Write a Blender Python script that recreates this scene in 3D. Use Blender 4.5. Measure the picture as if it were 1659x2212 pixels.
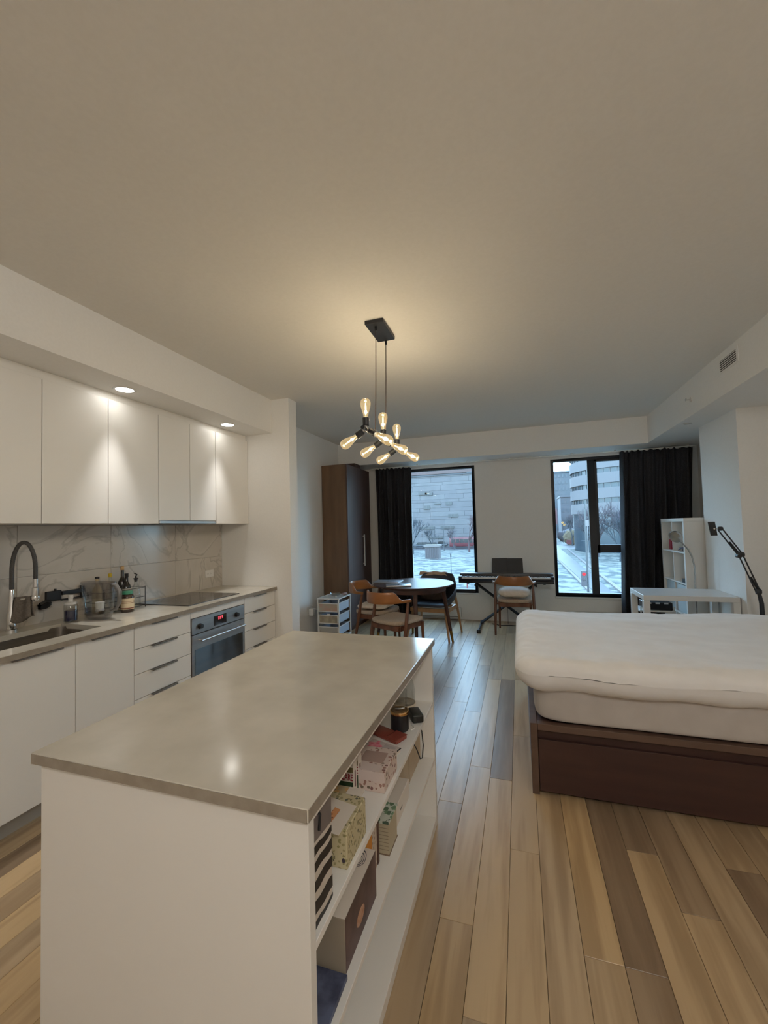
import bpy, bmesh, math, random
from mathutils import Vector, Matrix, noise
PI = math.pi
R = random.Random(7)
for o in list(bpy.data.objects):
    bpy.data.objects.remove(o)
SC = bpy.context.scene
COL = SC.collection

# ------------------------------------------------------------------ camera
cd = bpy.data.cameras.new('camera')
cam = bpy.data.objects.new('camera', cd); COL.objects.link(cam)
cd.sensor_fit = 'HORIZONTAL'; cd.sensor_width = 36.0
cd.lens = 36.0 * 895.64 / 1659.0
cd.clip_start = 0.02; cd.clip_end = 600
_r = Vector((0.95062071, 0.30921753, -0.02654784))
_d = Vector((-0.03702691, 0.02806883, -0.99891999))
_f = Vector((-0.3081384, 0.95057701, 0.03813218))
M = Matrix((( _r.x, -_d.x, -_f.x, 0), (_r.y, -_d.y, -_f.y, 0), (_r.z, -_d.z, -_f.z, 1.45), (0, 0, 0, 1)))
cam.matrix_world = M
SC.camera = cam

# ------------------------------------------------------------------ world, exposure
w = bpy.data.worlds.new('overcast_sky'); SC.world = w; w.use_nodes = True
nt = w.node_tree; bg = nt.nodes['Background']
tc = nt.nodes.new('ShaderNodeTexCoord'); sp = nt.nodes.new('ShaderNodeSeparateXYZ')
cr = nt.nodes.new('ShaderNodeValToRGB')
nt.links.new(tc.outputs['Generated'], sp.inputs[0]); nt.links.new(sp.outputs['Z'], cr.inputs[0])
cr.color_ramp.elements[0].position = 0.0; cr.color_ramp.elements[0].color = (0.74, 0.86, 0.90, 1)
cr.color_ramp.elements[1].position = 0.6; cr.color_ramp.elements[1].color = (0.52, 0.70, 0.94, 1)
nt.links.new(cr.outputs[0], bg.inputs[0]); bg.inputs[1].default_value = 13.0
SC.view_settings.view_transform = 'Standard'
SC.view_settings.look = 'None'
SC.view_settings.exposure = 0.0
SC.view_settings.gamma = 1.0
SC.view_settings.use_curve_mapping = False
SC.cycles.use_denoising = True
SC.cycles.max_bounces = 10
SC.cycles.diffuse_bounces = 7
SC.cycles.use_adaptive_sampling = True
SC.cycles.adaptive_threshold = 0.03
SC.cycles.adaptive_min_samples = 16
SC.cycles.glossy_bounces = 4
SC.cycles.transmission_bounces = 8
SC.cycles.transparent_max_bounces = 12
SC.cycles.caustics_reflective = False
SC.cycles.caustics_refractive = False
SC.cycles.sample_clamp_indirect = 4.0

BULB_W = 3.1        # each filament bulb of the pendant
SPOT_W = 50.0        # each recessed kitchen downlight
HALL_W = 66.0       # round flush ceiling lamp behind the photographer

# ------------------------------------------------------------------ helpers
def srgb(r, g, b):
    f = lambda c: (c / 255 / 12.92) if c <= 10 else ((c / 255 + 0.055) / 1.055) ** 2.4
    return (f(r), f(g), f(b), 1)

class MB:
    def __init__(s): s.v = []; s.f = []
    def add(s, vs, fs):
        n = len(s.v); s.v += [tuple(v) for v in vs]; s.f += [tuple(i + n for i in f) for f in fs]; return s
    def box(s, x0, x1, y0, y1, z0, z1):
        if x0 > x1: x0, x1 = x1, x0
        if y0 > y1: y0, y1 = y1, y0
        if z0 > z1: z0, z1 = z1, z0
        return s.add([(x0,y0,z0),(x1,y0,z0),(x1,y1,z0),(x0,y1,z0),(x0,y0,z1),(x1,y0,z1),(x1,y1,z1),(x0,y1,z1)],
                     [(0,3,2,1),(4,5,6,7),(0,1,5,4),(1,2,6,5),(2,3,7,6),(3,0,4,7)])
    def tube(s, pts, rad, seg=12, cap=True):
        pts = [Vector(p) for p in pts]; n = len(pts)
        rr = rad if isinstance(rad, (list, tuple)) else [rad] * n
        t0 = (pts[1] - pts[0]).normalized()
        a = Vector((0, 0, 1)) if abs(t0.z) < 0.9 else Vector((1, 0, 0))
        u = t0.cross(a).normalized(); vs = []
        for i, p in enumerate(pts):
            t = ((pts[min(i+1, n-1)] - pts[max(i-1, 0)])).normalized()
            u = (u - t * u.dot(t)).normalized(); v = t.cross(u)
            for k in range(seg):
                an = 2 * PI * k / seg
                vs.append(p + (u * math.cos(an) + v * math.sin(an)) * rr[i])
        fs = []
        for i in range(n - 1):
            for k in range(seg):
                k2 = (k + 1) % seg
                fs.append((i*seg+k, i*seg+k2, (i+1)*seg+k2, (i+1)*seg+k))
        if cap:
            fs.append(tuple(reversed(range(seg)))); fs.append(tuple((n-1)*seg + k for k in range(seg)))
        return s.add(vs, fs)
    def lathe(s, prof, c=(0,0,0), seg=24, sx=1, sy=1, axis=None):
        vs = []
        for r, z in prof:
            for k in range(seg):
                an = 2 * PI * k / seg; vs.append(Vector((r * math.cos(an) * sx, r * math.sin(an) * sy, z)))
        if axis is not None:
            q = Vector((0, 0, 1)).rotation_difference(Vector(axis).normalized()); vs = [q @ v for v in vs]
        vs = [v + Vector(c) for v in vs]
        fs = []
        for i in range(len(prof) - 1):
            for k in range(seg):
                k2 = (k + 1) % seg
                fs.append((i*seg+k, i*seg+k2, (i+1)*seg+k2, (i+1)*seg+k))
        if prof[0][0] > 1e-6: fs.append(tuple(reversed(range(seg))))
        if prof[-1][0] > 1e-6: fs.append(tuple((len(prof)-1)*seg + k for k in range(seg)))
        return s.add(vs, fs)
    def grid(s, fn, nu, nv, wrapu=False):
        vs = [fn(i / (nu if wrapu else nu - 1), j / (nv - 1)) for i in range(nu) for j in range(nv)]
        fs = []
        for i in range(nu if wrapu else nu - 1):
            for j in range(nv - 1):
                i2 = (i + 1) % nu
                fs.append((i*nv+j, i2*nv+j, i2*nv+j+1, i*nv+j+1))
        return s.add(vs, fs)
    def quad_prism(s, pts, h):
        n = len(pts); lo = [Vector(p) for p in pts]; hi = [p + Vector(h) for p in lo]
        return s.add(lo + hi, [tuple(reversed(range(n))), tuple(range(n, 2*n))] + [(i, (i+1) % n, n + (i+1) % n, n + i) for i in range(n)])
    def slab(s, outer, inner, off):
        return s
    def blob(s, c, rx, ry, rz, p=2.0, nu=24, nv=14, fn=None):
        def f(u, v):
            a = 2 * PI * u; b = PI * (v - 0.5)
            e = 2.0 / p
            sg = lambda t: math.copysign(abs(t) ** e, t)
            cb = max(0.0, math.cos(b)) ** e
            q = Vector((rx * cb * sg(math.cos(a)), ry * cb * sg(math.sin(a)), rz * math.copysign(abs(math.sin(b)) ** e, math.sin(b))))
            if fn: q = fn(q)
            return q + Vector(c)
        return s.grid(f, nu, nv, True)

OFF = {}
def finish(mb, name, mat, smooth=True, bevel=0, seg=1, ang=0.6):
    me = bpy.data.meshes.new(name)
    bm = bmesh.new()
    vs = [bm.verts.new(v) for v in mb.v]
    for f in mb.f:
        try: bm.faces.new([vs[i] for i in f])
        except ValueError: pass
    bmesh.ops.remove_doubles(bm, verts=bm.verts, dist=1e-6)
    bmesh.ops.recalc_face_normals(bm, faces=bm.faces)
    if bevel:
        es = [e for e in bm.edges if len(e.link_faces) == 2 and e.calc_face_angle(0) > 0.5]
        bmesh.ops.bevel(bm, geom=es, offset=bevel, segments=seg, affect='EDGES', profile=0.5, clamp_overlap=True)
    if smooth:
        for f in bm.faces: f.smooth = True
        for e in bm.edges:
            if len(e.link_faces) == 2 and e.calc_face_angle(0) > ang: e.smooth = False
    bm.to_mesh(me); bm.free()
    if isinstance(mat, (list, tuple)):
        for m in mat: me.materials.append(m)
    else: me.materials.append(mat)
    return me

def obj(name, mb, mat, parent=None, smooth=True, bevel=0, seg=1, ang=0.6, label=None):
    """mesh vertices are given in world space for things placed unrotated, in local space under rotated things"""
    off = OFF.get(parent.name, Vector()) if parent else Vector()
    if off.length: mb.v = [tuple(Vector(v) - off) for v in mb.v]
    me = finish(mb, name, mat, smooth, bevel, seg, ang)
    o = bpy.data.objects.new(name, me); COL.objects.link(o)
    if parent: o.parent = parent
    OFF[o.name] = off
    if label: o['label'] = label
    return o

def thing(name, label, cat, loc=(0,0,0), rz=0, group=None, local=False):
    o = bpy.data.objects.new(name, None); COL.objects.link(o)
    o.empty_display_size = 0.1
    o.location = loc; o.rotation_euler = (0, 0, rz)
    o['label'] = label; o['category'] = cat
    if group: o['group'] = group
    OFF[o.name] = Vector() if (local or rz) else Vector(loc)
    return o
def tag(o, label, cat, group=None):
    o['label'] = label; o['category'] = cat
    if group: o['group'] = group
    return o
def struct(name, mb, mat, **k):
    o = obj(name, mb, mat, **k); o['kind'] = 'structure'; return o
def dup(src, loc, rz, label, group=None):
    def cp(a, par):
        c = a.copy(); COL.objects.link(c)
        if par: c.parent = par
        for ch in a.children: cp(ch, c)
        return c
    r = cp(src, None); r.location = loc; r.rotation_euler = (0, 0, rz); r['label'] = label
    if group: r['group'] = group
    return r

# ------------------------------------------------------------------ materials
def mat(name, col, rough=0.5, metal=0.0, **k):
    m = bpy.data.materials.new(name); m.use_nodes = True
    b = m.node_tree.nodes['Principled BSDF']
    b.inputs['Base Color'].default_value = col if len(col) == 4 else (*col, 1)
    b.inputs['Roughness'].default_value = rough; b.inputs['Metallic'].default_value = metal
    if 'spec' in k: b.inputs['Specular IOR Level'].default_value = k['spec']
    if 'coat' in k: b.inputs['Coat Weight'].default_value = k['coat']; b.inputs['Coat Roughness'].default_value = 0.1
    if 'emit' in k:
        b.inputs['Emission Color'].default_value = k['emit']; b.inputs['Emission Strength'].default_value = k.get('es', 1)
    if 'sheen' in k: b.inputs['Sheen Weight'].default_value = k['sheen']
    if 'alpha' in k: b.inputs['Alpha'].default_value = k['alpha']
    return m
def N(m, t, **k):
    n = m.node_tree.nodes.new(t)
    for a, v in k.items(): setattr(n, a, v)
    return n
def LK(m, a, b): m.node_tree.links.new(a, b)
def noisy(name, c1, c2, scale=5, rough=0.5, stretch=(1,1,1), detail=4, bump=0.0, metal=0, lo=0.35, hi=0.65, **k):
    m = mat(name, c1, rough, metal, **k); b = m.node_tree.nodes['Principled BSDF']
    tc = N(m, 'ShaderNodeTexCoord'); mp = N(m, 'ShaderNodeMapping'); nz = N(m, 'ShaderNodeTexNoise'); cr = N(m, 'ShaderNodeValToRGB')
    mp.inputs['Scale'].default_value = stretch
    nz.inputs['Scale'].default_value = scale; nz.inputs['Detail'].default_value = detail
    cr.color_ramp.elements[0].color = c1; cr.color_ramp.elements[1].color = c2
    cr.color_ramp.elements[0].position = lo; cr.color_ramp.elements[1].position = hi
    LK(m, tc.outputs['Object'], mp.inputs[0]); LK(m, mp.outputs[0], nz.inputs[0]); LK(m, nz.outputs['Fac'], cr.inputs[0]); LK(m, cr.outputs[0], b.inputs['Base Color'])
    if bump:
        bp = N(m, 'ShaderNodeBump'); bp.inputs['Strength'].default_value = bump; bp.inputs['Distance'].default_value = 0.01
        LK(m, nz.outputs['Fac'], bp.inputs['Height']); LK(m, bp.outputs[0], b.inputs['Normal'])
    return m
def wood(name, c1, c2, rough=0.4, axis='Z', scale=14, bump=0.05):
    st = {'X': (0.12,1,1), 'Y': (1,0.12,1), 'Z': (1,1,0.12)}[axis]
    m = noisy(name, c1, c2, scale, rough, st, 6, bump, lo=0.3, hi=0.7)
    return m

PAINT = noisy('white_wall_paint', (0.81,0.80,0.78,1), (0.83,0.82,0.80,1), 60, 0.75, bump=0.02)
CEIL = noisy('matt_ceiling_paint', (0.77,0.745,0.70,1), (0.79,0.765,0.72,1), 50, 0.85, bump=0.03)
WHITE_LAM = mat('white_laminate_front', (0.79,0.77,0.735,1), 0.38)
WHITE_GLOSS = mat('white_lacquer', (0.74,0.73,0.71,1), 0.25)
QUARTZ = noisy('grey_quartz_top', srgb(184,178,166), srgb(196,190,178), 7, 0.125, detail=8, lo=0.3, hi=0.7, spec=0.6)
QEDGE = noisy('grey_quartz_edge', srgb(138,128,116), srgb(150,140,127), 30, 0.35)
STEEL = noisy('brushed_steel', (0.36,0.34,0.33,1), (0.42,0.40,0.385,1), 40, 0.4, (1,0.05,1), metal=1.0)
STEEL_S = noisy('satin_sink_steel', (0.17,0.15,0.125,1), (0.23,0.20,0.17,1), 30, 0.40, (1,0.1,1), metal=0.75)
CHROME = mat('chrome', (0.75,0.74,0.73,1), 0.12, 1.0)
DKGLASS = mat('black_oven_glass', (0.02,0.022,0.025,1), 0.08, spec=0.9)
HOBGLASS = mat('dark_ceramic_hob', (0.035,0.03,0.03,1), 0.12, spec=0.8)
BLACK = mat('black_plastic', (0.012,0.012,0.014,1), 0.4)
BLACK_M = mat('matt_black_metal', (0.018,0.019,0.023,1), 0.45, 0.3)
FRAME_B = mat('black_window_frame', (0.01,0.012,0.016,1), 0.45)
SHADOWGAP = mat('dark_shadow_gap', (0.16,0.14,0.12,1), 0.7)
HANDLE = mat('dark_bronze_edge_pull', (0.20,0.18,0.165,1), 0.4, 0.7)
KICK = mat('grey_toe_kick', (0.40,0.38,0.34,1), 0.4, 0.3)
WALNUT = wood('walnut', srgb(84,50,34), srgb(120,76,52), 0.38, 'Z', 16)
WALNUT_D = wood('dark_walnut', srgb(58,36,30), srgb(84,56,46), 0.3, 'X', 14)
CARAMEL = wood('caramel_plywood', srgb(132,84,44), srgb(158,104,58), 0.3, 'X', 12)
OAK_L = wood('light_oak', srgb(160,120,84), srgb(186,146,104), 0.45, 'Z', 14)
WARD_S = wood('brown_oak_veneer', srgb(96,70,50), srgb(120,90,64), 0.5, 'Z', 10)
BEDWOOD = wood('dark_brown_bed_veneer', srgb(56,34,29), srgb(68,43,36), 0.5, 'X', 16)
BEDEDGE = wood('brown_bed_edge', srgb(82,62,52), srgb(100,78,66), 0.45, 'X', 16)
LINEN = noisy('white_cotton_duvet', (0.80,0.79,0.79,1), (0.84,0.83,0.83,1), 9, 0.85, bump=0.05, sheen=0.2)
SHEET = noisy('shaded_white_sheet', (0.50,0.46,0.43,1), (0.54,0.50,0.47,1), 9, 0.85, bump=0.05)  # white sheet darkened in colour for the shade under the duvet
CURT = noisy('charcoal_curtain_cloth', (0.018,0.018,0.023,1), (0.032,0.032,0.038,1), 80, 0.9, bump=0.2)
SEATF = noisy('beige_seat_cloth', srgb(168,150,132), srgb(184,166,148), 90, 0.9, bump=0.15)
CUSH = noisy('white_cushion_cloth', srgb(214,204,192), srgb(224,214,204), 30, 0.9)
GREYP = mat('dark_grey_shell', srgb(58,62,70), 0.5)
BROWNP = noisy('taupe_cushion', srgb(112,99,91), srgb(126,112,102), 40, 0.9)
TAN = noisy('tan_cloth', srgb(170,146,120), srgb(190,166,140), 20, 0.8)
ALU = mat('aluminium_laptop', (0.62,0.64,0.68,1), 0.3, 0.8)
MESHW = mat('white_wire_metal', (0.78,0.77,0.75,1), 0.4)
BLUEG = mat('blue_grey_side', (0.45,0.50,0.58,1), 0.5)
KRAFT = noisy('beige_paper', srgb(176,158,134), srgb(186,168,144), 20, 0.8)
SILVER = mat('silver_lamp_metal', (0.60,0.58,0.56,1), 0.22, 0.95)
SATIN = mat('satin_pale_metal', (0.62,0.60,0.57,1), 0.4, 0.25)
GOLD = mat('gold_band', (0.80,0.50,0.22,1), 0.2, 1.0)
RUBBER = noisy('charcoal_braided_hose', (0.03,0.028,0.027,1), (0.06,0.056,0.053,1), 200, 0.5)
TOWEL = noisy('grey_dishcloth', srgb(96,88,80), srgb(112,104,96), 120, 0.95, bump=0.3)

def glass(name, col=(1,1,1,1), refl=0.08, rough=0.02, tint_emit=None):
    m = bpy.data.materials.new(name); m.use_nodes = True; t = m.node_tree; t.nodes.clear()
    out = N(m, 'ShaderNodeOutputMaterial'); tr = N(m, 'ShaderNodeBsdfTransparent'); gl = N(m, 'ShaderNodeBsdfGlossy'); mx = N(m, 'ShaderNodeMixShader')
    lw = N(m, 'ShaderNodeLayerWeight'); mr = N(m, 'ShaderNodeMapRange')
    lw.inputs[0].default_value = 0.35
    mr.inputs['To Min'].default_value = refl; mr.inputs['To Max'].default_value = min(0.75, refl * 6)
    tr.inputs[0].default_value = col; gl.inputs['Roughness'].default_value = rough
    LK(m, lw.outputs['Facing'], mr.inputs[0]); LK(m, mr.outputs[0], mx.inputs[0])
    LK(m, tr.outputs[0], mx.inputs[1]); LK(m, gl.outputs[0], mx.inputs[2])
    last = mx
    if tint_emit:
        em = N(m, 'ShaderNodeEmission'); em.inputs[0].default_value = tint_emit[0]; em.inputs[1].default_value = tint_emit[1]
        ad = N(m, 'ShaderNodeAddShader'); LK(m, mx.outputs[0], ad.inputs[0]); LK(m, em.outputs[0], ad.inputs[1]); last = ad
    LK(m, last.outputs[0], out.inputs[0]); return m
PANE = glass('window_glass', (0.80,0.93,1.0,1), 0.03, 0.0)
CLEAR = glass('clear_glass', (0.93,0.95,0.95,1), 0.06, 0.03)
SMOKE = glass('smoky_plastic', (0.76,0.74,0.76,1), 0.06, 0.05)
AMBER = glass('amber_lit_bulb_glass', (1.0,0.94,0.80,1), 0.10, 0.05, ((1.0,0.72,0.34,1), 0.22))

def emis(name, col, s):
    m = bpy.data.materials.new(name); m.use_nodes = True; t = m.node_tree; t.nodes.clear()
    out = N(m, 'ShaderNodeOutputMaterial'); e = N(m, 'ShaderNodeEmission'); e.inputs[0].default_value = col; e.inputs[1].default_value = s
    LK(m, e.outputs[0], out.inputs[0]); return m
FILA = emis('glowing_filament', (1.0,0.80,0.42,1), 14)
LEDW = emis('downlight_lens', (1.0,0.97,0.90,1), 22)
REDD = emis('red_digits', (1.0,0.10,0.14,1), 1.6)
REDL = emis('red_signal_light', (1.0,0.06,0.08,1), 2.2)
AMBL = emis('amber_street_light', (1.0,0.62,0.25,1), 1.4)

def marble():
    m = mat('veined_marble_tile', srgb(196,190,182), 0.18); b = m.node_tree.nodes['Principled BSDF']
    tc = N(m, 'ShaderNodeTexCoord'); n1 = N(m, 'ShaderNodeTexNoise'); n1.inputs['Scale'].default_value = 1.6; n1.inputs['Detail'].default_value = 7; n1.inputs['Distortion'].default_value = 1.6
    oi = N(m, 'ShaderNodeObjectInfo'); ad = N(m, 'ShaderNodeVectorMath'); ad.operation = 'ADD'
    sc = N(m, 'ShaderNodeVectorMath'); sc.operation = 'SCALE'; sc.inputs['Scale'].default_value = 9
    cb = N(m, 'ShaderNodeCombineXYZ'); LK(m, oi.outputs['Random'], cb.inputs[0]); LK(m, oi.outputs['Random'], cb.inputs[1]); LK(m, cb.outputs[0], sc.inputs[0])
    LK(m, tc.outputs['Object'], ad.inputs[0]); LK(m, sc.outputs[0], ad.inputs[1]); LK(m, ad.outputs[0], n1.inputs[0])
    c = N(m, 'ShaderNodeValToRGB'); e = c.color_ramp.elements
    e[0].position = 0.0; e[0].color = srgb(198,192,184); e[1].position = 1.0; e[1].color = srgb(206,200,193)
    for p, cc in ((0.470, srgb(196,190,182)), (0.497, srgb(174,168,160)), (0.520, srgb(200,194,186)), (0.64, srgb(192,186,177))):
        k = e.new(p); k.color = cc
    LK(m, n1.outputs['Fac'], c.inputs[0]); LK(m, c.outputs[0], b.inputs['Base Color']); return m
MARBLE = marble()

def plank_mat():
    m = mat('oak_floor_plank', srgb(168,130,88), 0.33); b = m.node_tree.nodes['Principled BSDF']
    oi = N(m, 'ShaderNodeObjectInfo'); tc = N(m, 'ShaderNodeTexCoord')
    rp = N(m, 'ShaderNodeValToRGB'); e = rp.color_ramp.elements
    e[0].position = 0; e[0].color = srgb(136,116,94); e[1].position = 1; e[1].color = srgb(194,168,132)
    for p, cc in ((0.14, srgb(146,124,100)), (0.2, srgb(164,142,114)), (0.55, srgb(180,156,124)), (0.8, srgb(186,158,118))):
        k = e.new(p); k.color = cc
    LK(m, oi.outputs['Random'], rp.inputs[0])
    cb = N(m, 'ShaderNodeCombineXYZ'); mu = N(m, 'ShaderNodeMath'); mu.operation = 'MULTIPLY'; mu.inputs[1].default_value = 57
    LK(m, oi.outputs['Random'], mu.inputs[0]); LK(m, mu.outputs[0], cb.inputs[0]); LK(m, mu.outputs[0], cb.inputs[2])
    ad = N(m, 'ShaderNodeVectorMath'); ad.operation = 'ADD'; LK(m, tc.outputs['Object'], ad.inputs[0]); LK(m, cb.outputs[0], ad.inputs[1])
    mp = N(m, 'ShaderNodeMapping'); mp.inputs['Scale'].default_value = (1, 0.09, 1); LK(m, ad.outputs[0], mp.inputs[0])
    n = N(m, 'ShaderNodeTexNoise'); n.inputs['Scale'].default_value = 22; n.inputs['Detail'].default_value = 7; n.inputs['Distortion'].default_value = 0.8
    LK(m, mp.outputs[0], n.inputs[0])
    wv = N(m, 'ShaderNodeTexWave'); wv.wave_type = 'RINGS'; wv.inputs['Scale'].default_value = 9; wv.inputs['Distortion'].default_value = 5; wv.inputs['Detail'].default_value = 3; wv.inputs['Detail Scale'].default_value = 2
    mp2 = N(m, 'ShaderNodeMapping'); mp2.inputs['Scale'].default_value = (1, 0.06, 1); LK(m, ad.outputs[0], mp2.inputs[0]); LK(m, mp2.outputs[0], wv.inputs[0])
    mx0 = N(m, 'ShaderNodeMix', data_type='FLOAT'); mx0.inputs[0].default_value = 0.35; LK(m, n.outputs['Fac'], mx0.inputs[2]); LK(m, wv.outputs['Fac'], mx0.inputs[3])
    r2 = N(m, 'ShaderNodeValToRGB'); r2.color_ramp.elements[0].position = 0.3; r2.color_ramp.elements[0].color = (0.74,0.70,0.66,1); r2.color_ramp.elements[1].position = 0.66; r2.color_ramp.elements[1].color = (1.05,1.05,1.05,1)
    LK(m, mx0.outputs[0], r2.inputs[0])
    mx = N(m, 'ShaderNodeMix', data_type='RGBA', blend_type='MULTIPLY'); mx.inputs[0].default_value = 1
    LK(m, rp.outputs[0], mx.inputs[6]); LK(m, r2.outputs[0], mx.inputs[7]); LK(m, mx.outputs[2], b.inputs['Base Color'])
    bp = N(m, 'ShaderNodeBump'); bp.inputs['Strength'].default_value = 0.12; bp.inputs['Distance'].default_value = 0.004
    LK(m, mx0.outputs[0], bp.inputs['Height']); LK(m, bp.outputs[0], b.inputs['Normal'])
    return m
PLANK = plank_mat()

def spots(name, base, cols, scale, rough=0.6, thr=0.32):
    """printed paper pattern: voronoi blobs of several colours on a base"""
    m = mat(name, base, rough); b = m.node_tree.nodes['Principled BSDF']
    tc = N(m, 'ShaderNodeTexCoord'); vo = N(m, 'ShaderNodeTexVoronoi'); vo.inputs['Scale'].default_value = scale
    nz = N(m, 'ShaderNodeTexNoise'); nz.inputs['Scale'].default_value = scale * 2
    ad = N(m, 'ShaderNodeVectorMath'); ad.operation = 'ADD'; sc = N(m, 'ShaderNodeVectorMath'); sc.operation = 'SCALE'; sc.inputs['Scale'].default_value = 0.6 / scale
    LK(m, tc.outputs['Object'], nz.inputs[0]); LK(m, nz.outputs['Color'], sc.inputs[0]); LK(m, tc.outputs['Object'], ad.inputs[0]); LK(m, sc.outputs[0], ad.inputs[1]); LK(m, ad.outputs[0], vo.inputs[0])
    c = N(m, 'ShaderNodeValToRGB'); c.color_ramp.interpolation = 'CONSTANT'; e = c.color_ramp.elements
    e[0].position = 0; e[0].color = cols[0]; e[1].position = 1 / len(cols); e[1].color = cols[1 % len(cols)]
    for i in range(2, len(cols)): k = e.new(i / len(cols)); k.color = cols[i]
    LK(m, vo.outputs['Color'], c.inputs[0])
    lt = N(m, 'ShaderNodeMath'); lt.operation = 'LESS_THAN'; lt.inputs[1].default_value = thr; LK(m, vo.outputs['Distance'], lt.inputs[0])
    mx = N(m, 'ShaderNodeMix', data_type='RGBA'); mx.inputs[6].default_value = base; LK(m, lt.outputs[0], mx.inputs[0]); LK(m, c.outputs[0], mx.inputs[7]); LK(m, mx.outputs[2], b.inputs['Base Color'])
    return m
FLORAL = spots('floral_printed_card', srgb(206,188,178), [srgb(120,84,80), srgb(150,112,100), srgb(206,188,178), srgb(110,96,80)], 75, thr=0.42)
MAPPR = spots('cream_travel_print', srgb(186,174,140), [srgb(110,104,74), srgb(150,138,100), srgb(140,132,92), srgb(96,96,84)], 85, thr=0.36)
LEAFP = spots('green_leaf_print', srgb(196,200,186), [srgb(88,112,84), srgb(110,136,104), srgb(70,90,72)], 45, thr=0.48)
BANDP = spots('orange_spotted_print', srgb(200,140,92), [srgb(120,70,50), srgb(206,150,104)], 120, thr=0.3)
DENIM = noisy('blue_printed_cover', srgb(38,40,62), srgb(88,96,122), 22, 0.6, detail=8)

# ------------------------------------------------------------------ room shell
CH = 2.788; SB = 2.446           # ceiling height, bulkhead underside
YN = -1.9; YF = 6.54; XL = -3.005; XR = 2.30
fl = struct('floor', MB().box(XL - 0.15, XR + 0.15, YN - 0.15, YF + 0.15, -0.14, -0.016), SHADOWGAP)
PW = 0.122
row = 0; x = -3.14
nearest = []
while x < XR + 0.02:
    y = YN - R.random() * 1.1
    x0 = x + 0.0007; x1 = x + PW - 0.0007
    while y < YF:
        L = R.uniform(0.95, 1.75)
        a, b_ = max(y, YN), min(y + L, YF)
        if b_ - a > 0.03: nearest.append((x0, x1, a + 0.0008, b_ - 0.0008))
        y += L
    x += PW
vis = []; rest = []
for q in nearest:
    cx, cy = (q[0] + q[1]) / 2, (q[2] + q[3]) / 2
    seen = q[3] > 0.3 and q[1] > -3.0 and q[0] < 1.35 and not (cx < -2.36 and q[3] < 3.65 and q[1] < -2.38)
    (vis if seen else rest).append(q)
vis.sort(key=lambda q: q[2])
rest += vis[300:]; vis = vis[:300]
for q in vis:
    h = R.uniform(-0.0004, 0.0)
    o = bpy.data.objects.new('plank', None)
    cx, cy = (q[0] + q[1]) / 2, (q[2] + q[3]) / 2
    m_ = MB().box(q[0]-cx, q[1]-cx, q[2]-cy, q[3]-cy, -0.015, h)
    me = finish(m_, 'plank', PLANK, smooth=False, bevel=0.0009)
    bpy.data.objects.remove(o)
    o = bpy.data.objects.new('plank', me); COL.objects.link(o); o.location = (cx, cy, 0); o.parent = fl
mb = MB()
for q in rest: mb.box(q[0], q[1], q[2], q[3], -0.015, 0)
o = obj('plank_field', mb, PLANK, fl, smooth=False); o['kind'] = 'stuff'

T = 0.15
struct('ceiling', MB().box(XL - T, XR + T, YN - T, YF + T, CH, CH + 0.2), CEIL)
# kitchen bulkhead, window bulkhead, right bulkhead
BKM = PAINT
struct('trim_1', MB().box(XL, -2.366, YN, 3.651, SB, CH), BKM)
struct('trim_2', MB().box(-2.70, 1.605, 6.035, YF, SB - 0.006, CH), BKM)
struct('trim_3', MB().box(1.605, XR, YN, YF, SB, CH), BKM)
# left wall: kitchen wall, stub with end face, recessed alcove wall
wall_left = struct('wall_left', MB().box(XL - T, XL, YN - T, 3.651, 0, CH), PAINT, smooth=False)
struct('trim_5', MB().box(XL - T, -2.168, 3.6515, 3.80, 0, CH), PAINT, smooth=False)
struct('wall_left_alcove', MB().box(XL - T, -2.70, 3.80, YF + T, 0, CH), PAINT, smooth=False)
struct('wall_near', MB().box(XL - T, XR + T, YN - T, YN, 0, CH), PAINT)
struct('wall_right', MB().box(XR, XR + T, YN, YF + T, 0, CH), PAINT)
# window wall with two openings
W1 = (-1.70, -0.627, 0.412, 2.385); W2 = (0.472, 1.56, 0.390, 2.385)
wf = MB()
y0, y1 = YF, YF + 0.24
for a, b_ in ((XL - T, W1[0]), (W1[1], W2[0]), (W2[1], XR + T)): wf.box(a, b_, y0, y1, 0, CH)
for w_ in (W1, W2): wf.box(w_[0], w_[1], y0, y1, 0, w_[2]).box(w_[0], w_[1], y0, y1, w_[3], CH)
struct('wall_far', wf, PAINT, smooth=False)
struct('trim_4', MB().box(1.905, XR, 4.53, 5.335, 0, SB), PAINT)      # column on the right
struct('baseboard_far', MB().box(-2.3, XR, 6.528, YF, 0, 0.008), PAINT)

def window(name, w_, panes, bars):
    x0, x1, z0, z1 = w_; fw = 0.042
    f = MB(); ya, yb = 6.534, 6.60
    f.box(x0, x0 + fw, ya, yb, z0, z1).box(x1 - fw, x1, ya, yb, z0, z1).box(x0 + fw, x1 - fw, ya, yb, z1 - fw, z1).box(x0 + fw, x1 - fw, ya, yb, z0, z0 + fw + 0.012)
    for b_ in bars: f.box(b_[0], b_[1], ya + 0.004, yb, b_[2], b_[3])
    o = struct(name, f, FRAME_B, bevel=0.003)
    for p in panes:
        obj('pane', MB().box(p[0], p[1], 6.570, 6.576, p[2], p[3]), PANE, o, smooth=False)
    obj('window_sill', MB().box(x0 - 0.01, x1 + 0.01, 6.515, 6.56, z0 - 0.028, z0 - 0.002), WHITE_GLOSS, o, bevel=0.003)
    return o
window('window_1', W1, [(W1[0]+.04, W1[1]-.04, W1[2]+.05, W1[3]-.04)], [])
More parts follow.
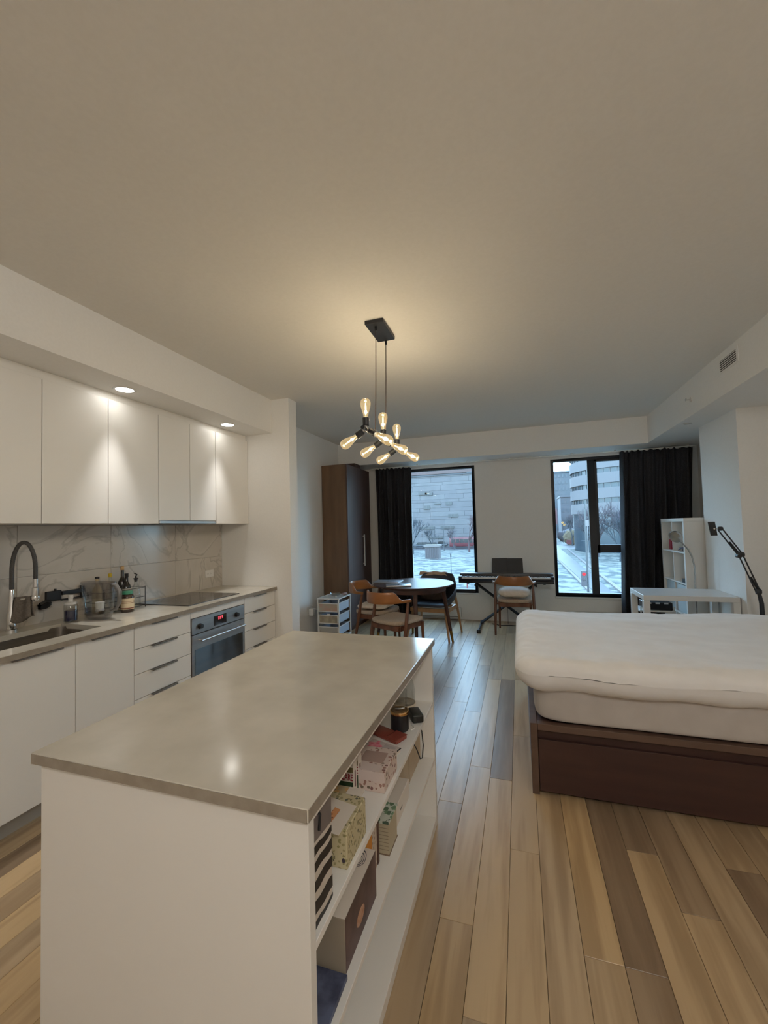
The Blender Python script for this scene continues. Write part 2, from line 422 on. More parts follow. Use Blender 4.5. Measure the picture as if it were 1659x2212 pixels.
window('window_2', W2, [(W2[0]+.04, 0.962, .44, 2.345), (1.082, 1.52, 1.126, 2.32), (1.048, 1.52, .44, 1.022)],
       [(0.960, 1.050, 0.43, 2.35), (1.050, 1.084, 1.01, 2.35), (1.05, 1.53, 1.02, 1.128), (1.05, 1.53, 2.315, 2.35), (1.045, 1.05, 0.43, 1.03)])

# ------------------------------------------------------------------ lights the room has
def point(name, parent, loc, watt, col, rad):
    l = bpy.data.lights.new(name, 'POINT'); l.energy = watt; l.color = col; l.shadow_soft_size = rad
    o = bpy.data.objects.new(name, l); COL.objects.link(o); o.location = Vector(loc) - OFF.get(parent.name, Vector()); o.parent = parent
    return o
WARM = (1.0, 0.86, 0.66)
# recessed downlights in the kitchen bulkhead; the nearest is added unseen to brighten the cabinets
for i, y in enumerate((3.185, 2.129, 1.073, 0.017)):
    lab = ('round recessed downlight in the bulkhead nearest its window end, over the cooktop', 'round recessed downlight in the kitchen bulkhead further from the window, over the jug', 'round recessed downlight in the kitchen bulkhead outside the frame above the sink', 'added downlight outside the frame brightening the kitchen from the near end of the bulkhead')[i]
    t = thing('downlight', lab, 'light', (-2.535, y, SB), group='kitchen downlights')
    obj('trim_ring', MB().lathe([(0.052, -0.001), (0.056, -0.006), (0.068, -0.006), (0.072, -0.0005)], (-2.535, y, SB), 32), WHITE_GLOSS, t)
    obj('lens', MB().lathe([(0.054, -0.002), (0.054, -0.004)], (-2.535, y, SB), 32), LEDW, t)
    l = bpy.data.lights.new('downlight_lamp', 'SPOT'); l.energy = SPOT_W; l.color = (1.0, 0.98, 0.95); l.spot_size = math.radians(50); l.spot_blend = 1.0; l.shadow_soft_size = 0.05
    lo = bpy.data.objects.new('downlight_lamp', l); COL.objects.link(lo); lo.location = (0, 0, -0.012); lo.parent = t
# flush ceiling lamp in the hall behind the photographer
t = thing('ceiling_lamp', 'round flush ceiling lamp in the hall behind the viewpoint', 'light', (0.6, -0.9, CH))
obj('base', MB().lathe([(0.17, -0.03), (0.17, 0)], (0.6, -0.9, CH), 32), WHITE_GLOSS, t)
obj('diffuser', MB().lathe([(0.0, -0.085), (0.08, -0.08), (0.14, -0.06), (0.165, -0.03)], (0.6, -0.9, CH), 32), emis('hall_lamp_diffuser', (1.0,0.80,0.56,1), 3), t)
point('hall_lamp', t, (0.6, -0.9, CH - 0.22), HALL_W, (1.0, 0.97, 0.91), 0.14)

# ------------------------------------------------------------------ pendant light
def pendant():
    cx, cy = -0.838, 2.61
    t = thing('pendant_light', 'black pendant with nine glowing filament bulbs hung from the ceiling over the room', 'light', (cx, cy, CH))
    obj('canopy', MB().box(-0.900, -0.776, 2.472, 2.745, 2.762, CH), BLACK_M, t, bevel=0.003)
    za, zb = 2.105, 2.105
    pz = 2.052
    py0, py1 = 2.29, 3.08
    px_ = -0.862
    for y_ in (2.52, 2.735):
        obj('cord_grip', MB().lathe([(0.0,0),(0.008,0.002),(0.008,0.03),(0.005,0.034)], (-0.84, y_, 2.73), 12), BLACK, t)
        obj('cord', MB().tube([(-0.84, y_, 2.745), (-0.846, y_, 2.5), (-0.852, y_, 2.3), (px_, y_, pz + 0.012)], 0.0028, 6), mat('brown_cloth_cord', srgb(50,34,28), 0.7), t)
    obj('main_bar', MB().tube([(px_, py0, pz), (px_, py1, pz)], 0.0125, 16), BLACK_M, t)
    hubs = [2.35, 2.69, 3.03]
    for hy in hubs:
        for k, an in enumerate((90, 210, 330)):
            a = math.radians(an); d = Vector((math.cos(a), 0, math.sin(a))); c = Vector((px_, hy, pz))
            # socket stands off from the bar
            s = obj('socket', MB().lathe([(0.006, 0.012), (0.006, 0.020), (0.019, 0.022), (0.0205, 0.026), (0.0205, 0.070), (0.017, 0.072)], c, 20, axis=d), BLACK_M, t)
            obj('collar', MB().lathe([(0.0, 0.0), (0.010, 0.001), (0.010, 0.020)], c + d * 0.004, 12, axis=d), CHROME, s)
            prof = [(0.013, 0.083), (0.014, 0.098), (0.018, 0.118), (0.0245, 0.142), (0.030, 0.166), (0.032, 0.184), (0.031, 0.197), (0.026, 0.211), (0.017, 0.220), (0.007, 0.2235), (0.0, 0.224)]; prof = [(q, 0.069 + (h_ - 0.083) * 0.86) for q, h_ in prof]
            b = obj('bulb', MB().lathe(prof, c, 28, axis=d), AMBER, t)
            obj('filament', MB().tube([c + d * 0.088, c + d * 0.108, c + d * 0.128, c + d * 0.148, c + d * 0.162], [0.0015, 0.0030, 0.0045, 0.0035, 0.0015], 8), FILA, b)
            point('bulb_lamp', b, c + d * 0.132, BULB_W, WARM, 0.012)
pendant()

# ------------------------------------------------------------------ kitchen
XF = -2.357     # base front plane
WT = 0.889
# backsplash tiles, children of the wall they are set in
ty = [3.657 - 0.63 * k for k in range(7)]
for (za, zb) in ((0.887, 1.2), (1.2, 1.527)):
    for i in range(6):
        ya, yb = ty[i + 1], ty[i]
        cy, cz = (ya + yb) / 2, (za + zb) / 2
        m_ = MB().box(-0.004, 0.004, ya - cy + 0.001, yb - cy - 0.001, za - cz + 0.001, zb - cz - 0.001)
        if yb > 3.65: m_ = MB().box(-0.004, 0.004, ya - cy + 0.001, 3.650 - cy, za - cz + 0.001, zb - cz - 0.001)
        o = bpy.data.objects.new('tile', finish(m_, 'tile', MARBLE, smooth=False, bevel=0.0008)); COL.objects.link(o)
        o.location = (-3.001, cy, cz); o.parent = wall_left
# wall outlet in the tiles
def outlet(loc, axis, label, w_=0.115, h_=0.07):
    x, y, z = loc
    t = thing('wall_outlet', label, 'outlet', loc)
    if axis == 'x':
        obj('cover_plate', MB().box(x, x + 0.006, y - w_/2, y + w_/2, z - h_/2, z + h_/2), WHITE_GLOSS, t, bevel=0.002)
        for s in (-1, 1):
            dy = s * w_ * 0.2 if w_ > h_ else 0; dz = 0 if w_ > h_ else s * h_ * 0.2
            sk = obj('socket', MB().box(x + 0.006, x + 0.0075, y + dy - 0.014, y + dy + 0.014, z + dz - 0.012, z + dz + 0.012), WHITE_GLOSS, t)
            obj('slot', MB().box(x + 0.0075, x + 0.008, y + dy - 0.006, y + dy - 0.004, z + dz - 0.004, z + dz + 0.005).box(x + 0.0075, x + 0.008, y + dy + 0.004, y + dy + 0.006, z + dz - 0.004, z + dz + 0.005), SHADOWGAP, sk)
    return t
outlet((-2.997, 3.457, 1.034), 'x', 'white double outlet set in the marble tiles right of the cooktop', 0.118, 0.072)

# worktop with a sink cut-out
SX0, SX1, SY0, SY1 = -2.83, -2.475, 1.05, 1.92
wt = MB(); z0, z1 = 0.859, WT; xb, xf = -2.997, -2.337
wt.box(xb, SX0, 0.5, 3.649, z0, z1).box(SX1, xf, 0.5, 3.649, z0, z1).box(SX0, SX1, 0.5, SY0, z0, z1).box(SX0, SX1, SY1, 3.649, z0, z1)
o = obj('kitchen_worktop', wt, QUARTZ, smooth=False); tag(o, 'long thin grey quartz worktop on the white base cabinets along the tiled wall', 'worktop')
obj('front_edge', MB().box(xf, xf + 0.003, 0.5, 3.649, z0, z1 - 0.001), QEDGE, o, smooth=False)
t = thing('kitchen_sink', 'undermounted stainless steel sink bowl set in the grey worktop below the faucet', 'sink', (-2.65, 1.48, 0.66))
def sinkf(u, v):
    a = 2 * PI * u; e = 0.22
    sg = lambda q: math.copysign(abs(q) ** e, q)
    k = 1 if v < 0.7 else max(0.0, 1 - (v - 0.7) / 0.3)
    dep = min(v / 0.7, 1.0)
    hx = (SX1 - SX0) / 2 + 0.004; hy = (SY1 - SY0) / 2 + 0.004
    s = 1.0 - 0.06 * dep
    if v >= 0.7: s *= k
    return Vector(((SX0 + SX1) / 2 + hx * s * sg(math.cos(a)), (SY0 + SY1) / 2 + hy * s * sg(math.sin(a)), 0.872 - 0.20 * dep - (0.008 * (1 - k) if v >= 0.7 else 0)))
obj('bowl', MB().grid(sinkf, 64, 11, True), STEEL_S, t)
obj('rim', MB().box(SX0 - .012, SX0 + .001, SY0, SY1, .853, .858).box(SX1 - .001, SX1 + .012, SY0, SY1, .853, .858), STEEL_S, t)
obj('drain', MB().lathe([(0.0, 0.004), (0.04, 0.004), (0.045, 0.0)], (-2.652, 1.485, 0.664), 20), CHROME, t)

def pull(parent, y0, y1, z):
    h = obj('edge_pull', MB().box(XF - 0.004, XF + 0.020, y0, y1, z - 0.003, z).box(XF + 0.016, XF + 0.020, y0, y1, z - 0.008, z - 0.003), HANDLE, parent, bevel=0.0008)
    return h
def base_cab(label, y0, y1, fronts, pulls, cat='cabinet'):
    t = thing('base_cabinet', label, cat, (-2.66, (y0 + y1) / 2, 0))
    obj('body', MB().box(-2.995, XF - 0.021, y0 + 0.001, y1 - 0.001, 0.10, 0.855 if y0 > 2.0 else 0.645),  mat('cabinet_carcass', (0.42,0.40,0.37,1), 0.6), t, smooth=False)
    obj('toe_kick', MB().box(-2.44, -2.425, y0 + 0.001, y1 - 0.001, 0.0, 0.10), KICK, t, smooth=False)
    for (kind, za, zb), p in zip(fronts, pulls):
        d = obj(kind, MB().box(XF - 0.02, XF, y0 + 0.0018, y1 - 0.0018, za + 0.0018, zb - 0.0018), WHITE_LAM, t, bevel=0.0012)
        if p: pull(d, p[0], p[1], zb - 0.0005 if zb < 0.85 else 0.857)
    return t
base_cab('white base cabinet leftmost in view below the sink with one long edge pull', 1.15, 1.675, [('door', 0.10, 0.857)], [(1.36, 1.60)])
base_cab('white base cabinet outside the frame left of the sink cabinet', 0.55, 1.15, [('door', 0.10, 0.857)], [(0.75, 0.98)])
base_cab('narrow white single door base cabinet between the sink cabinet and the four drawers', 1.675, 2.041, [('door', 0.10, 0.857)], [(1.755, 1.955)])
base_cab('white four drawer base cabinet left of the oven', 2.041, 2.520, [('drawer', 0.713, 0.857), ('drawer', 0.553, 0.713), ('drawer', 0.394, 0.553), ('drawer', 0.10, 0.394)], [(2.165, 2.378)] * 4)
base_cab('white drawer cabinet at the far end of the worktop right of the oven', 3.157, 3.644, [('drawer', 0.714, 0.857), ('drawer', 0.554, 0.714), ('drawer', 0.394, 0.554), ('drawer', 0.10, 0.394)], [(3.28, 3.475)] * 4)
# oven unit
t = thing('oven_housing', 'white cabinet housing around the built-in steel oven', 'cabinet', (-2.66, 2.84, 0))
obj('body', MB().box(-2.995, XF - 0.021, 2.521, 2.531, 0.10, 0.855).box(-2.995, XF - 0.021, 3.146, 3.156, 0.10, 0.855).box(-2.995, XF - 0.021, 2.531, 3.146, 0.10, 0.19).box(-2.995, -2.97, 2.531, 3.146, 0.19, 0.855), WHITE_LAM, t, smooth=False)
obj('top_panel', MB().box(XF - 0.02, XF, 2.5218, 3.1552, 0.806, 0.855), WHITE_LAM, t, bevel=0.001)
obj('bottom_panel', MB().box(XF - 0.02, XF, 2.5218, 3.1552, 0.10, 0.195), WHITE_LAM, t, bevel=0.001)
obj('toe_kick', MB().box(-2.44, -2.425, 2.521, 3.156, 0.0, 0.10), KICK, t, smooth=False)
t = thing('oven', 'built-in stainless steel oven with dark glass door and red clock display', 'oven', (-2.6, 2.84, 0.2))
obj('body', MB().box(-2.965, XF - 0.02, 2.535, 3.142, 0.2, 0.80), BLACK, t, smooth=False)
cp = obj('control_panel', MB().box(XF - 0.02, XF + 0.004, 2.527, 3.150, 0.684, 0.803), STEEL, t, bevel=0.002)
obj('display', MB().box(XF + 0.004, XF + 0.0065, 2.762, 2.911, 0.702, 0.776), DKGLASS, cp)
dg = MB()      # seven-segment digits
def seg7(y, z, hgt, on):
    w2 = hgt * 0.5; t_ = hgt * 0.13; X0, X1 = XF + 0.0065, XF + 0.0072
    S = {'a': (y, y + w2, z + hgt - t_, z + hgt), 'g': (y, y + w2, z + hgt/2 - t_/2, z + hgt/2 + t_/2), 'd': (y, y + w2, z, z + t_),
         'f': (y, y + t_, z + hgt/2, z + hgt), 'b': (y + w2 - t_, y + w2, z + hgt/2, z + hgt), 'e': (y, y + t_, z, z + hgt/2), 'c': (y + w2 - t_, y + w2, z, z + hgt/2)}
    for k in on: a = S[k]; dg.box(X0, X1, a[0], a[1], a[2], a[3])
yy = 2.812
for on in ('abcdef', 'abcdfg'): seg7(yy, 0.742, 0.024, on); yy += 0.018
yy += 0.004
seg7(yy, 0.742, 0.024, 'abcdfg')
obj('clock_digits', dg, REDD, cp, smooth=False)
for y_ in (2.610, 3.040):
    obj('knob', MB().lathe([(0.022, 0.0), (0.022, 0.004), (0.018, 0.006), (0.017, 0.022), (0.0, 0.024)], (XF + 0.004, y_, 0.735), 20, axis=(1,0,0)), BLACK, cp)
dr = obj('door', MB().box(XF - 0.018, XF + 0.004, 2.527, 3.150, 0.204, 0.678), STEEL, t, bevel=0.002)
obj('glass', MB().box(XF + 0.004, XF + 0.006, 2.556, 3.121, 0.25, 0.567), DKGLASS, dr)
obj('handle', MB().tube([(XF + 0.045, 2.580, 0.634), (XF + 0.045, 3.105, 0.634)], 0.0085, 14).tube([(XF, 2.60, 0.634), (XF + 0.045, 2.60, 0.634)], 0.006, 8).tube([(XF, 3.085, 0.634), (XF + 0.045, 3.085, 0.634)], 0.006, 8), SILVER, dr)
# cooktop
t = thing('cooktop', 'black ceramic glass cooktop set on the grey worktop above the oven', 'cooktop', (-2.70, 2.875, WT))
obj('glass_plate', MB().box(-2.955, -2.428, 2.575, 3.185, WT + 0.0005, WT + 0.006), HOBGLASS, t, bevel=0.002)
ring = mat('grey_cooking_ring', (0.16,0.15,0.15,1), 0.3)
for (cx, cy, r) in ((-2.83, 2.74, .09), (-2.56, 2.73, .075), (-2.83, 3.03, .075), (-2.56, 3.04, .105)):
    obj('cooking_ring', MB().grid(lambda u, v: Vector((cx + (r + 0.0022 * (v - .5)) * math.cos(2*PI*u), cy + (r + 0.0022 * (v - .5)) * math.sin(2*PI*u), WT + 0.0063)), 40, 2, True), ring, t)

# upper cabinets
UX = -2.66; UB = 1.529; UT = 2.388
cuts = [0.62, 1.175, 1.692, 2.108, 2.526]
ul = ['white upper cabinet outside the frame above the near worktop end', 'white upper cabinet door cut by the left edge of the photo', 'white wide upper cabinet second from the left edge of the photo', 'white upper cabinet directly left of the range hood cabinet']
car = mat('upper_carcass', (0.66,0.63,0.59,1), 0.5)
for i in range(4):
    a, b_ = cuts[i], cuts[i + 1]
    t = thing('wall_cabinet', ul[i], 'cabinet', (-2.83, (a + b_) / 2, UB))
    obj('body', MB().box(-2.996, UX - 0.02, a + .001, b_ - .001, UB, UT), car, t, smooth=False)
    obj('door', MB().box(UX - 0.019, UX, a + 0.0022, b_ - 0.0022, UB, UT), WHITE_LAM, t, bevel=0.0012)
t = thing('wall_cabinet', 'white two door cabinet over the slim range hood', 'cabinet', (-2.83, 2.848, UB))
obj('body', MB().box(-2.996, UX - 0.02, 2.527, 3.169, 1.585, UT), car, t, smooth=False)
for a, b_ in ((2.528, 2.850), (2.850, 3.168)):
    obj('door', MB().box(UX - 0.019, UX, a + 0.0022, b_ - 0.0022, 1.556, UT), WHITE_LAM, t, bevel=0.0012)
t = thing('wall_cabinet', 'white upper cabinet at the far end next to the side wall', 'cabinet', (-2.83, 3.41, UB))
obj('body', MB().box(-2.996, UX - 0.02, 3.171, 3.645, UB, UT), car, t, smooth=False)
obj('door', MB().box(UX - 0.019, UX, 3.1722, 3.648, UB, UT), WHITE_LAM, t, bevel=0.0012)
o = obj('cabinet_filler', MB().box(-2.996, UX - 0.022, 0.62, 3.648, UT + 0.001, SB - 0.001), WHITE_LAM, smooth=False)
tag(o, 'white recessed filler strip between the upper cabinets and the bulkhead', 'panel')
t = thing('range_hood', 'slim stainless steel range hood under the two door wall cabinet', 'hood', (-2.83, 2.848, UB))
obj('housing', MB().box(-2.99, UX - 0.03, 2.531, 3.165, 1.532, 1.584), STEEL, t, bevel=0.002)
obj('front_lip', MB().box(UX - 0.029, UX + 0.002, 2.531, 3.165, 1.529, 1.5525), STEEL, t, bevel=0.003)
obj('filter', MB().box(-2.93, -2.72, 2.58, 3.11, 1.526, 1.5315), mat('filter_mesh', (0.25,0.25,0.26,1), 0.5, 0.8), t, bevel=0.001)

# faucet
t = thing('kitchen_faucet', 'chrome kitchen faucet with tall arched black hose behind the sink', 'faucet', (-2.93, 1.70, WT))
B = Vector((-2.93, 1.70, WT)); D = Vector((0.62, 0.50, 0)).normalized()
obj('body', MB().lathe([(0.030, 0.0), (0.030, 0.01), (0.024, 0.014), (0.024, 0.10), (0.017, 0.13), (0.015, 0.20), (0.013, 0.245), (0.011, 0.25)], B, 24), CHROME, t)
pts = []
H = 0.117
for k in range(25):
    a = PI * k / 24
    s = (1 - math.cos(a)) / 2
    pts.append(B + D * (H * s) + Vector((0, 0, 0.355 + 0.175 * math.sin(a) - 0.0 )))
pts = [B + Vector((0, 0, 0.245)), B + Vector((0,0,0.30))] + [p for p in pts] + [B + D * H + Vector((0, 0, 0.30))]
pts[2].z += 0
obj('hose', MB().tube(pts, 0.0115, 12), RUBBER, t)
sh = B + D * H
obj('spray_head', MB().lathe([(0.013, 0.305), (0.0135, 0.255), (0.018, 0.252), (0.019, 0.19), (0.017, 0.17), (0.0, 0.168)][::-1], sh, 20), CHROME, t)
obj('holder_arm', MB().tube([B + Vector((0,0,0.185)), sh + Vector((0,0,0.185))], 0.0075, 10).lathe([(0.021, 0.176), (0.022, 0.18), (0.022, 0.194), (0.021, 0.198)], sh, 20), CHROME, t)
obj('lever', MB().tube([B + Vector((0.01, 0.01, 0.07)), B + Vector((0.03, 0.04, 0.10)), B + Vector((0.035, 0.05, 0.15))], [0.010, 0.008, 0.005], 10), CHROME, t)
# dishcloth hung over the arm
def clothf(u, v):
    s = u * 2 - 1
    side = D.cross(Vector((0, 0, 1)))
    along = 0.018 + 0.078 * v + 0.02 * (abs(s)) * (v - 0.5)
    hgt = 0.198 - 0.140 * abs(s) ** 1.0 * (1 + 0.12 * math.sin(5 * v)) - (0.0 if abs(s) > .15 else 0)
    off = math.copysign(min(abs(s) * 6, 1) * 0.013, s) + 0.007 * math.sin(v * 9 + s) + 0.016 * abs(s) * s
    return B + D * along + side * off + Vector((0, 0, hgt + 0.004))
o = obj('dishcloth', MB().grid(clothf, 33, 17), TOWEL); tag(o, 'grey dishcloth hanging over the chrome arm of the faucet', 'cloth')
md = o.modifiers.new('thickness', 'SOLIDIFY'); md.thickness = 0.004

# black folding rail bracket on the tiles
t = thing('wall_bracket', 'black folding arm bracket fixed to the marble tiles beside the faucet', 'bracket', (-2.995, 2.0, 1.03))
obj('plate', MB().box(-2.996, -2.975, 1.925, 2.02, 1.020, 1.086), BLACK, t, bevel=0.003)
obj('arm', MB().box(-2.985, -2.965, 2.02, 2.175, 1.05, 1.078).box(-2.99, -2.97, 2.15, 2.172, 1.012, 1.10).box(-2.99, -2.975, 2.02, 2.25, 1.014, 1.024).box(-2.985, -2.97, 1.975, 1.985, 1.086, 1.10), BLACK, t, bevel=0.002)
def grip(u, v):
    a = 2 * PI * u; r = 0.010 + 0.016 * math.sin(PI * min(v, 0.75)) + 0.004 * math.sin(5 * a)
    return Vector((-2.965 + r * math.cos(a) * 0.7, 1.945 - v * 0.07, 1.012 - 0.012 * v + r * math.sin(a)))
obj('clamp_grip', MB().grid(grip, 20, 8, True), BLACK, t)

# soap dispenser
c = (-2.84, 1.985, WT)
t = thing('soap_dispenser', 'clear soap dispenser half full of dark blue soap with white pump', 'dispenser', c)
obj('bottle', MB().lathe([(0.0, 0.001), (0.036, 0.001), (0.039, 0.004), (0.039, 0.105), (0.035, 0.112), (0.02, 0.114)], c, 28), CLEAR, t)
obj('soap', MB().lathe([(0.0, 0.006), (0.0355, 0.006), (0.0355, 0.072), (0.0, 0.072)], c, 28), mat('navy_soap', srgb(22,24,62), 0.25), t)
obj('pump', MB().lathe([(0.036, 0.112), (0.037, 0.126), (0.014, 0.130), (0.013, 0.150), (0.015, 0.151), (0.015, 0.172), (0.0, 0.174)], c, 24).box(c[0] - 0.058, c[0] + 0.012, c[1] - 0.008, c[1] + 0.008, c[2] + 0.160, c[2] + 0.172), WHITE_GLOSS, t)

# water filter jug
c = Vector((-2.70, 2.075, WT)); 
t = thing('water_filter_jug', 'clear water filter jug with grey handle on the worktop', 'jug', c)
def jug(u, v, inset=0.0, top=0.245):
    a = 2 * PI * u; z = v * top
    hx = 0.098 + 0.034 * (z / 0.245) ** 0.8; hy = 0.048 + 0.010 * (z / 0.245)
    if z < 0.03: k = 1 - 0.16 * (1 - z / 0.03) ** 2; hx *= k; hy *= k
    hx -= inset; hy -= inset
    sg = lambda q: math.copysign(abs(q) ** 0.75, q)
    sp = 0.012 * max(0, -math.cos(a)) ** 4 * (z / 0.245) ** 3
    return c + Vector((hx * sg(math.cos(a)) - sp - 0.005, hy * sg(math.sin(a)), z + 0.001))
def closed(fn, nu, nv):
    m_ = MB().grid(fn, nu, nv, True); m_.f.append(tuple(i * nv for i in reversed(range(nu)))); return m_
body = obj('jug_body', closed(jug, 40, 14), CLEAR, t)
obj('water', (lambda m_: (m_.f.append(tuple(i * 6 + 5 for i in range(40))), m_)[1])(closed(lambda u, v: jug(u, v * 0.068 / 0.245, 0.004) + Vector((0, 0, 0.003)), 40, 6)), SMOKE, t)
obj('funnel', MB().grid(lambda u, v: jug(u, 0.52 + 0.45 * v, 0.006 + 0.012 * (1 - v)), 40, 8, True), SMOKE, t)
obj('lid', (lambda m_: (m_.f.append(tuple(i * 3 + 2 for i in range(40))), m_)[1])(closed(lambda u, v: jug(u, 0.97 + 0.045 * v, -0.001 + 0.004 * v), 40, 3)), SMOKE, t)
obj('filter_cartridge', MB().lathe([(0.024, 0.055), (0.027, 0.058), (0.027, 0.066), (0.024, 0.068), (0.027, 0.115), (0.0, 0.118)], c + Vector((0.005, 0, 0)), 20).lathe([(0.0, 0.05), (0.010, 0.05), (0.010, 0.056)], c + Vector((-0.004, -0.012, 0)), 12), mat('white_filter_plastic', (0.75,0.74,0.70,1), 0.4), t)
hp = [(0.105, 0.232), (0.15, 0.228), (0.178, 0.19), (0.178, 0.12), (0.15, 0.075), (0.10, 0.06)]
obj('handle', MB().tube([c + Vector((a, 0, b_)) for a, b_ in hp], [0.010, 0.013, 0.014, 0.013, 0.010, 0.006], 12), mat('grey_jug_handle', srgb(110,108,106), 0.35), t)

# bottles in a black rack
def bottle(name, label, c, r, h, col, capc, caph=0.03, neck=0.35, parts=()):
    t = thing(name, label, 'bottle', c)
    m_ = mat(name + '_glass', col, 0.12, spec=0.6) if not callable(col) and not isinstance(col, bpy.types.Material) else col
    obj('glass', MB().lathe([(0.0, 0.001), (r * 0.92, 0.001), (r, 0.006), (r, h * (1 - neck) - r * 0.4), (r * 0.8, h * (1 - neck) + r * 0.1), (r * 0.38, h * (1 - neck) + r * 0.9), (r * 0.36, h - caph)], c, 24), m_, t)
    obj('cap', MB().lathe([(r * 0.42, h - caph), (r * 0.44, h - caph + 0.002), (r * 0.44, h - 0.002), (0.0, h)], c, 20), capc, t)
    return t
bottle('oil_bottle', 'tall dark bottle with tan cap standing in the rack by the tiles', (-2.935, 2.44, WT), 0.030, 0.318, (0.02,0.018,0.015,1), mat('tan_cap', srgb(196,160,112), 0.6))
bottle('sauce_bottle', 'dark sauce bottle with pale label just right of the tan-capped bottle', (-2.88, 2.43, WT), 0.031, 0.265, (0.016,0.014,0.014,1), BLACK)
t_ = [o for o in bpy.data.objects if o.name.startswith('sauce_bottle')][0]
obj('paper_label', MB().lathe([(0.0316, 0.075), (0.0316, 0.15)], (-2.88, 2.43, WT), 24), mat('grey_white_label', srgb(170,168,162), 0.6), t_)
bottle('vinegar_bottle', 'pale glass bottle with yellow cap behind the jug', (-2.93, 2.335, WT), 0.026, 0.275, CLEAR, mat('yellow_cap', srgb(206,176,40), 0.5))
bottle('spice_jar', 'short jar with black lid behind the left side of the jug', (-2.93, 2.235, WT), 0.032, 0.262, mat('pale_jar', srgb(190,176,142), 0.3), BLACK, 0.016)
t = thing('oil_cruet', 'clear glass oil cruet with black pourer spout beside the jam jar', 'bottle', (-2.838, 2.475, WT))
obj('glass', MB().lathe([(0.0, 0.001), (0.030, 0.001), (0.032, 0.01), (0.032, 0.13), (0.024, 0.155), (0.012, 0.18), (0.012, 0.21)], (-2.838, 2.475, WT), 24), CLEAR, t)
obj('pourer', MB().lathe([(0.010, 0.195), (0.012, 0.212), (0.018, 0.216), (0.018, 0.222), (0.006, 0.226), (0.005, 0.24)], (-2.838, 2.475, WT), 16).tube([(-2.838, 2.475, WT + .235), (-2.833, 2.48, WT + .25), (-2.843, 2.465, WT + .262)], 0.005, 8), BLACK, t)
c = (-2.735, 2.315, WT)
t = thing('sauce_jar', 'big jar with green lid and cream paper label at the front of the bottles', 'jar', c)
obj('glass', MB().lathe([(0.0, 0.001), (0.040, 0.001), (0.043, 0.006), (0.043, 0.105), (0.036, 0.124), (0.031, 0.128)], c, 28), mat('dark_sauce', srgb(52,38,30), 0.15, spec=0.6), t)
obj('lid', MB().lathe([(0.034, 0.128), (0.036, 0.130), (0.035, 0.150), (0.0, 0.152)], c, 28), mat('green_lid', srgb(60,128,100), 0.4), t)
lb = obj('paper_label', MB().lathe([(0.0434, 0.022), (0.0434, 0.10)], c, 28), mat('cream_label', srgb(214,196,164), 0.6), t)
obj('label_print', MB().lathe([(0.0437, 0.026), (0.0437, 0.034)], c, 28).lathe([(0.0437, 0.066), (0.0437, 0.069)], c, 28).lathe([(0.0437, 0.076), (0.0437, 0.078)], c, 28), mat('dark_label_print', srgb(112,62,44), 0.6), lb)
t = thing('condiment_rack', 'black wire condiment rack holding the bottles near the cooktop', 'rack', (-2.89, 2.38, WT))
rk = MB()
X0, X1, Y0, Y1 = -2.975, -2.79, 2.18, 2.515
for z_ in (0.012, 0.08, 0.15):
    rk.tube([(X0, Y0, WT + z_), (X1, Y0, WT + z_), (X1, Y1, WT + z_), (X0, Y1, WT + z_), (X0, Y0, WT + z_)], 0.0022, 6)
for (a, b_) in ((X0, Y0), (X1, Y0), (X1, Y1), (X0, Y1)): rk.tube([(a, b_, WT), (a, b_, WT + 0.16)], 0.003, 6)
obj('wire_frame', rk, BLACK, t)

# ------------------------------------------------------------------ island
IX0, IX1, IY0, IY1 = -1.230, -0.424, 0.760, 2.070
o = obj('island_worktop', MB().box(IX0, IX1, IY0, IY1, 0.861, WT), QUARTZ, bevel=0.0015); tag(o, 'large grey quartz top of the kitchen island in the foreground', 'worktop')
obj('edge_face', MB().box(IX0 + .002, IX1 - .002, IY0 - 0.0015, IY0, 0.862, WT - 0.002).box(IX1, IX1 + 0.0015, IY0 + .002, IY1 - .002, 0.862, WT - 0.002), QEDGE, o, smooth=False)
t = thing('kitchen_island', 'white kitchen island with open shelves on its right side', 'island', (-0.83, 1.41, 0))
PX = -0.432; bx = -0.745
obj('near_panel', MB().box(-1.215, PX, 0.775, 0.800, 0, 0.860), WHITE_LAM, t, bevel=0.001)
obj('far_panel', MB().box(-1.215, PX, 2.030, 2.055, 0, 0.860), WHITE_LAM, t, bevel=0.001)
obj('top_rail', MB().box(bx + .001, PX - 0.001, 0.801, 2.029, 0.842, 0.860), WHITE_LAM, t, smooth=False)
obj('back_panel', MB().box(bx - 0.02, bx, 0.801, 2.029, 0, 0.860), WHITE_LAM, t, smooth=False)
obj('body', MB().box(-1.190, bx - 0.021, 0.801, 2.029, 0.1, 0.858), WHITE_LAM, t, smooth=False)
S1, S2, S3 = 0.593, 0.322, 0.040
for z_ in (S1, S2): obj('shelf', MB().box(bx + .001, PX - .001, 0.801, 2.029, z_ - 0.018, z_), WHITE_LAM, t, bevel=0.001)
obj('bottom_board', MB().box(bx + .001, PX - .001, 0.801, 2.029, 0.0, S3), WHITE_LAM, t, bevel=0.001)
for i, (a, b_) in enumerate(((0.801, 1.41), (1.411, 2.029))):
    obj('door', MB().box(-1.214, -1.195, a, b_, 0.10, 0.857), WHITE_LAM, t, bevel=0.001)

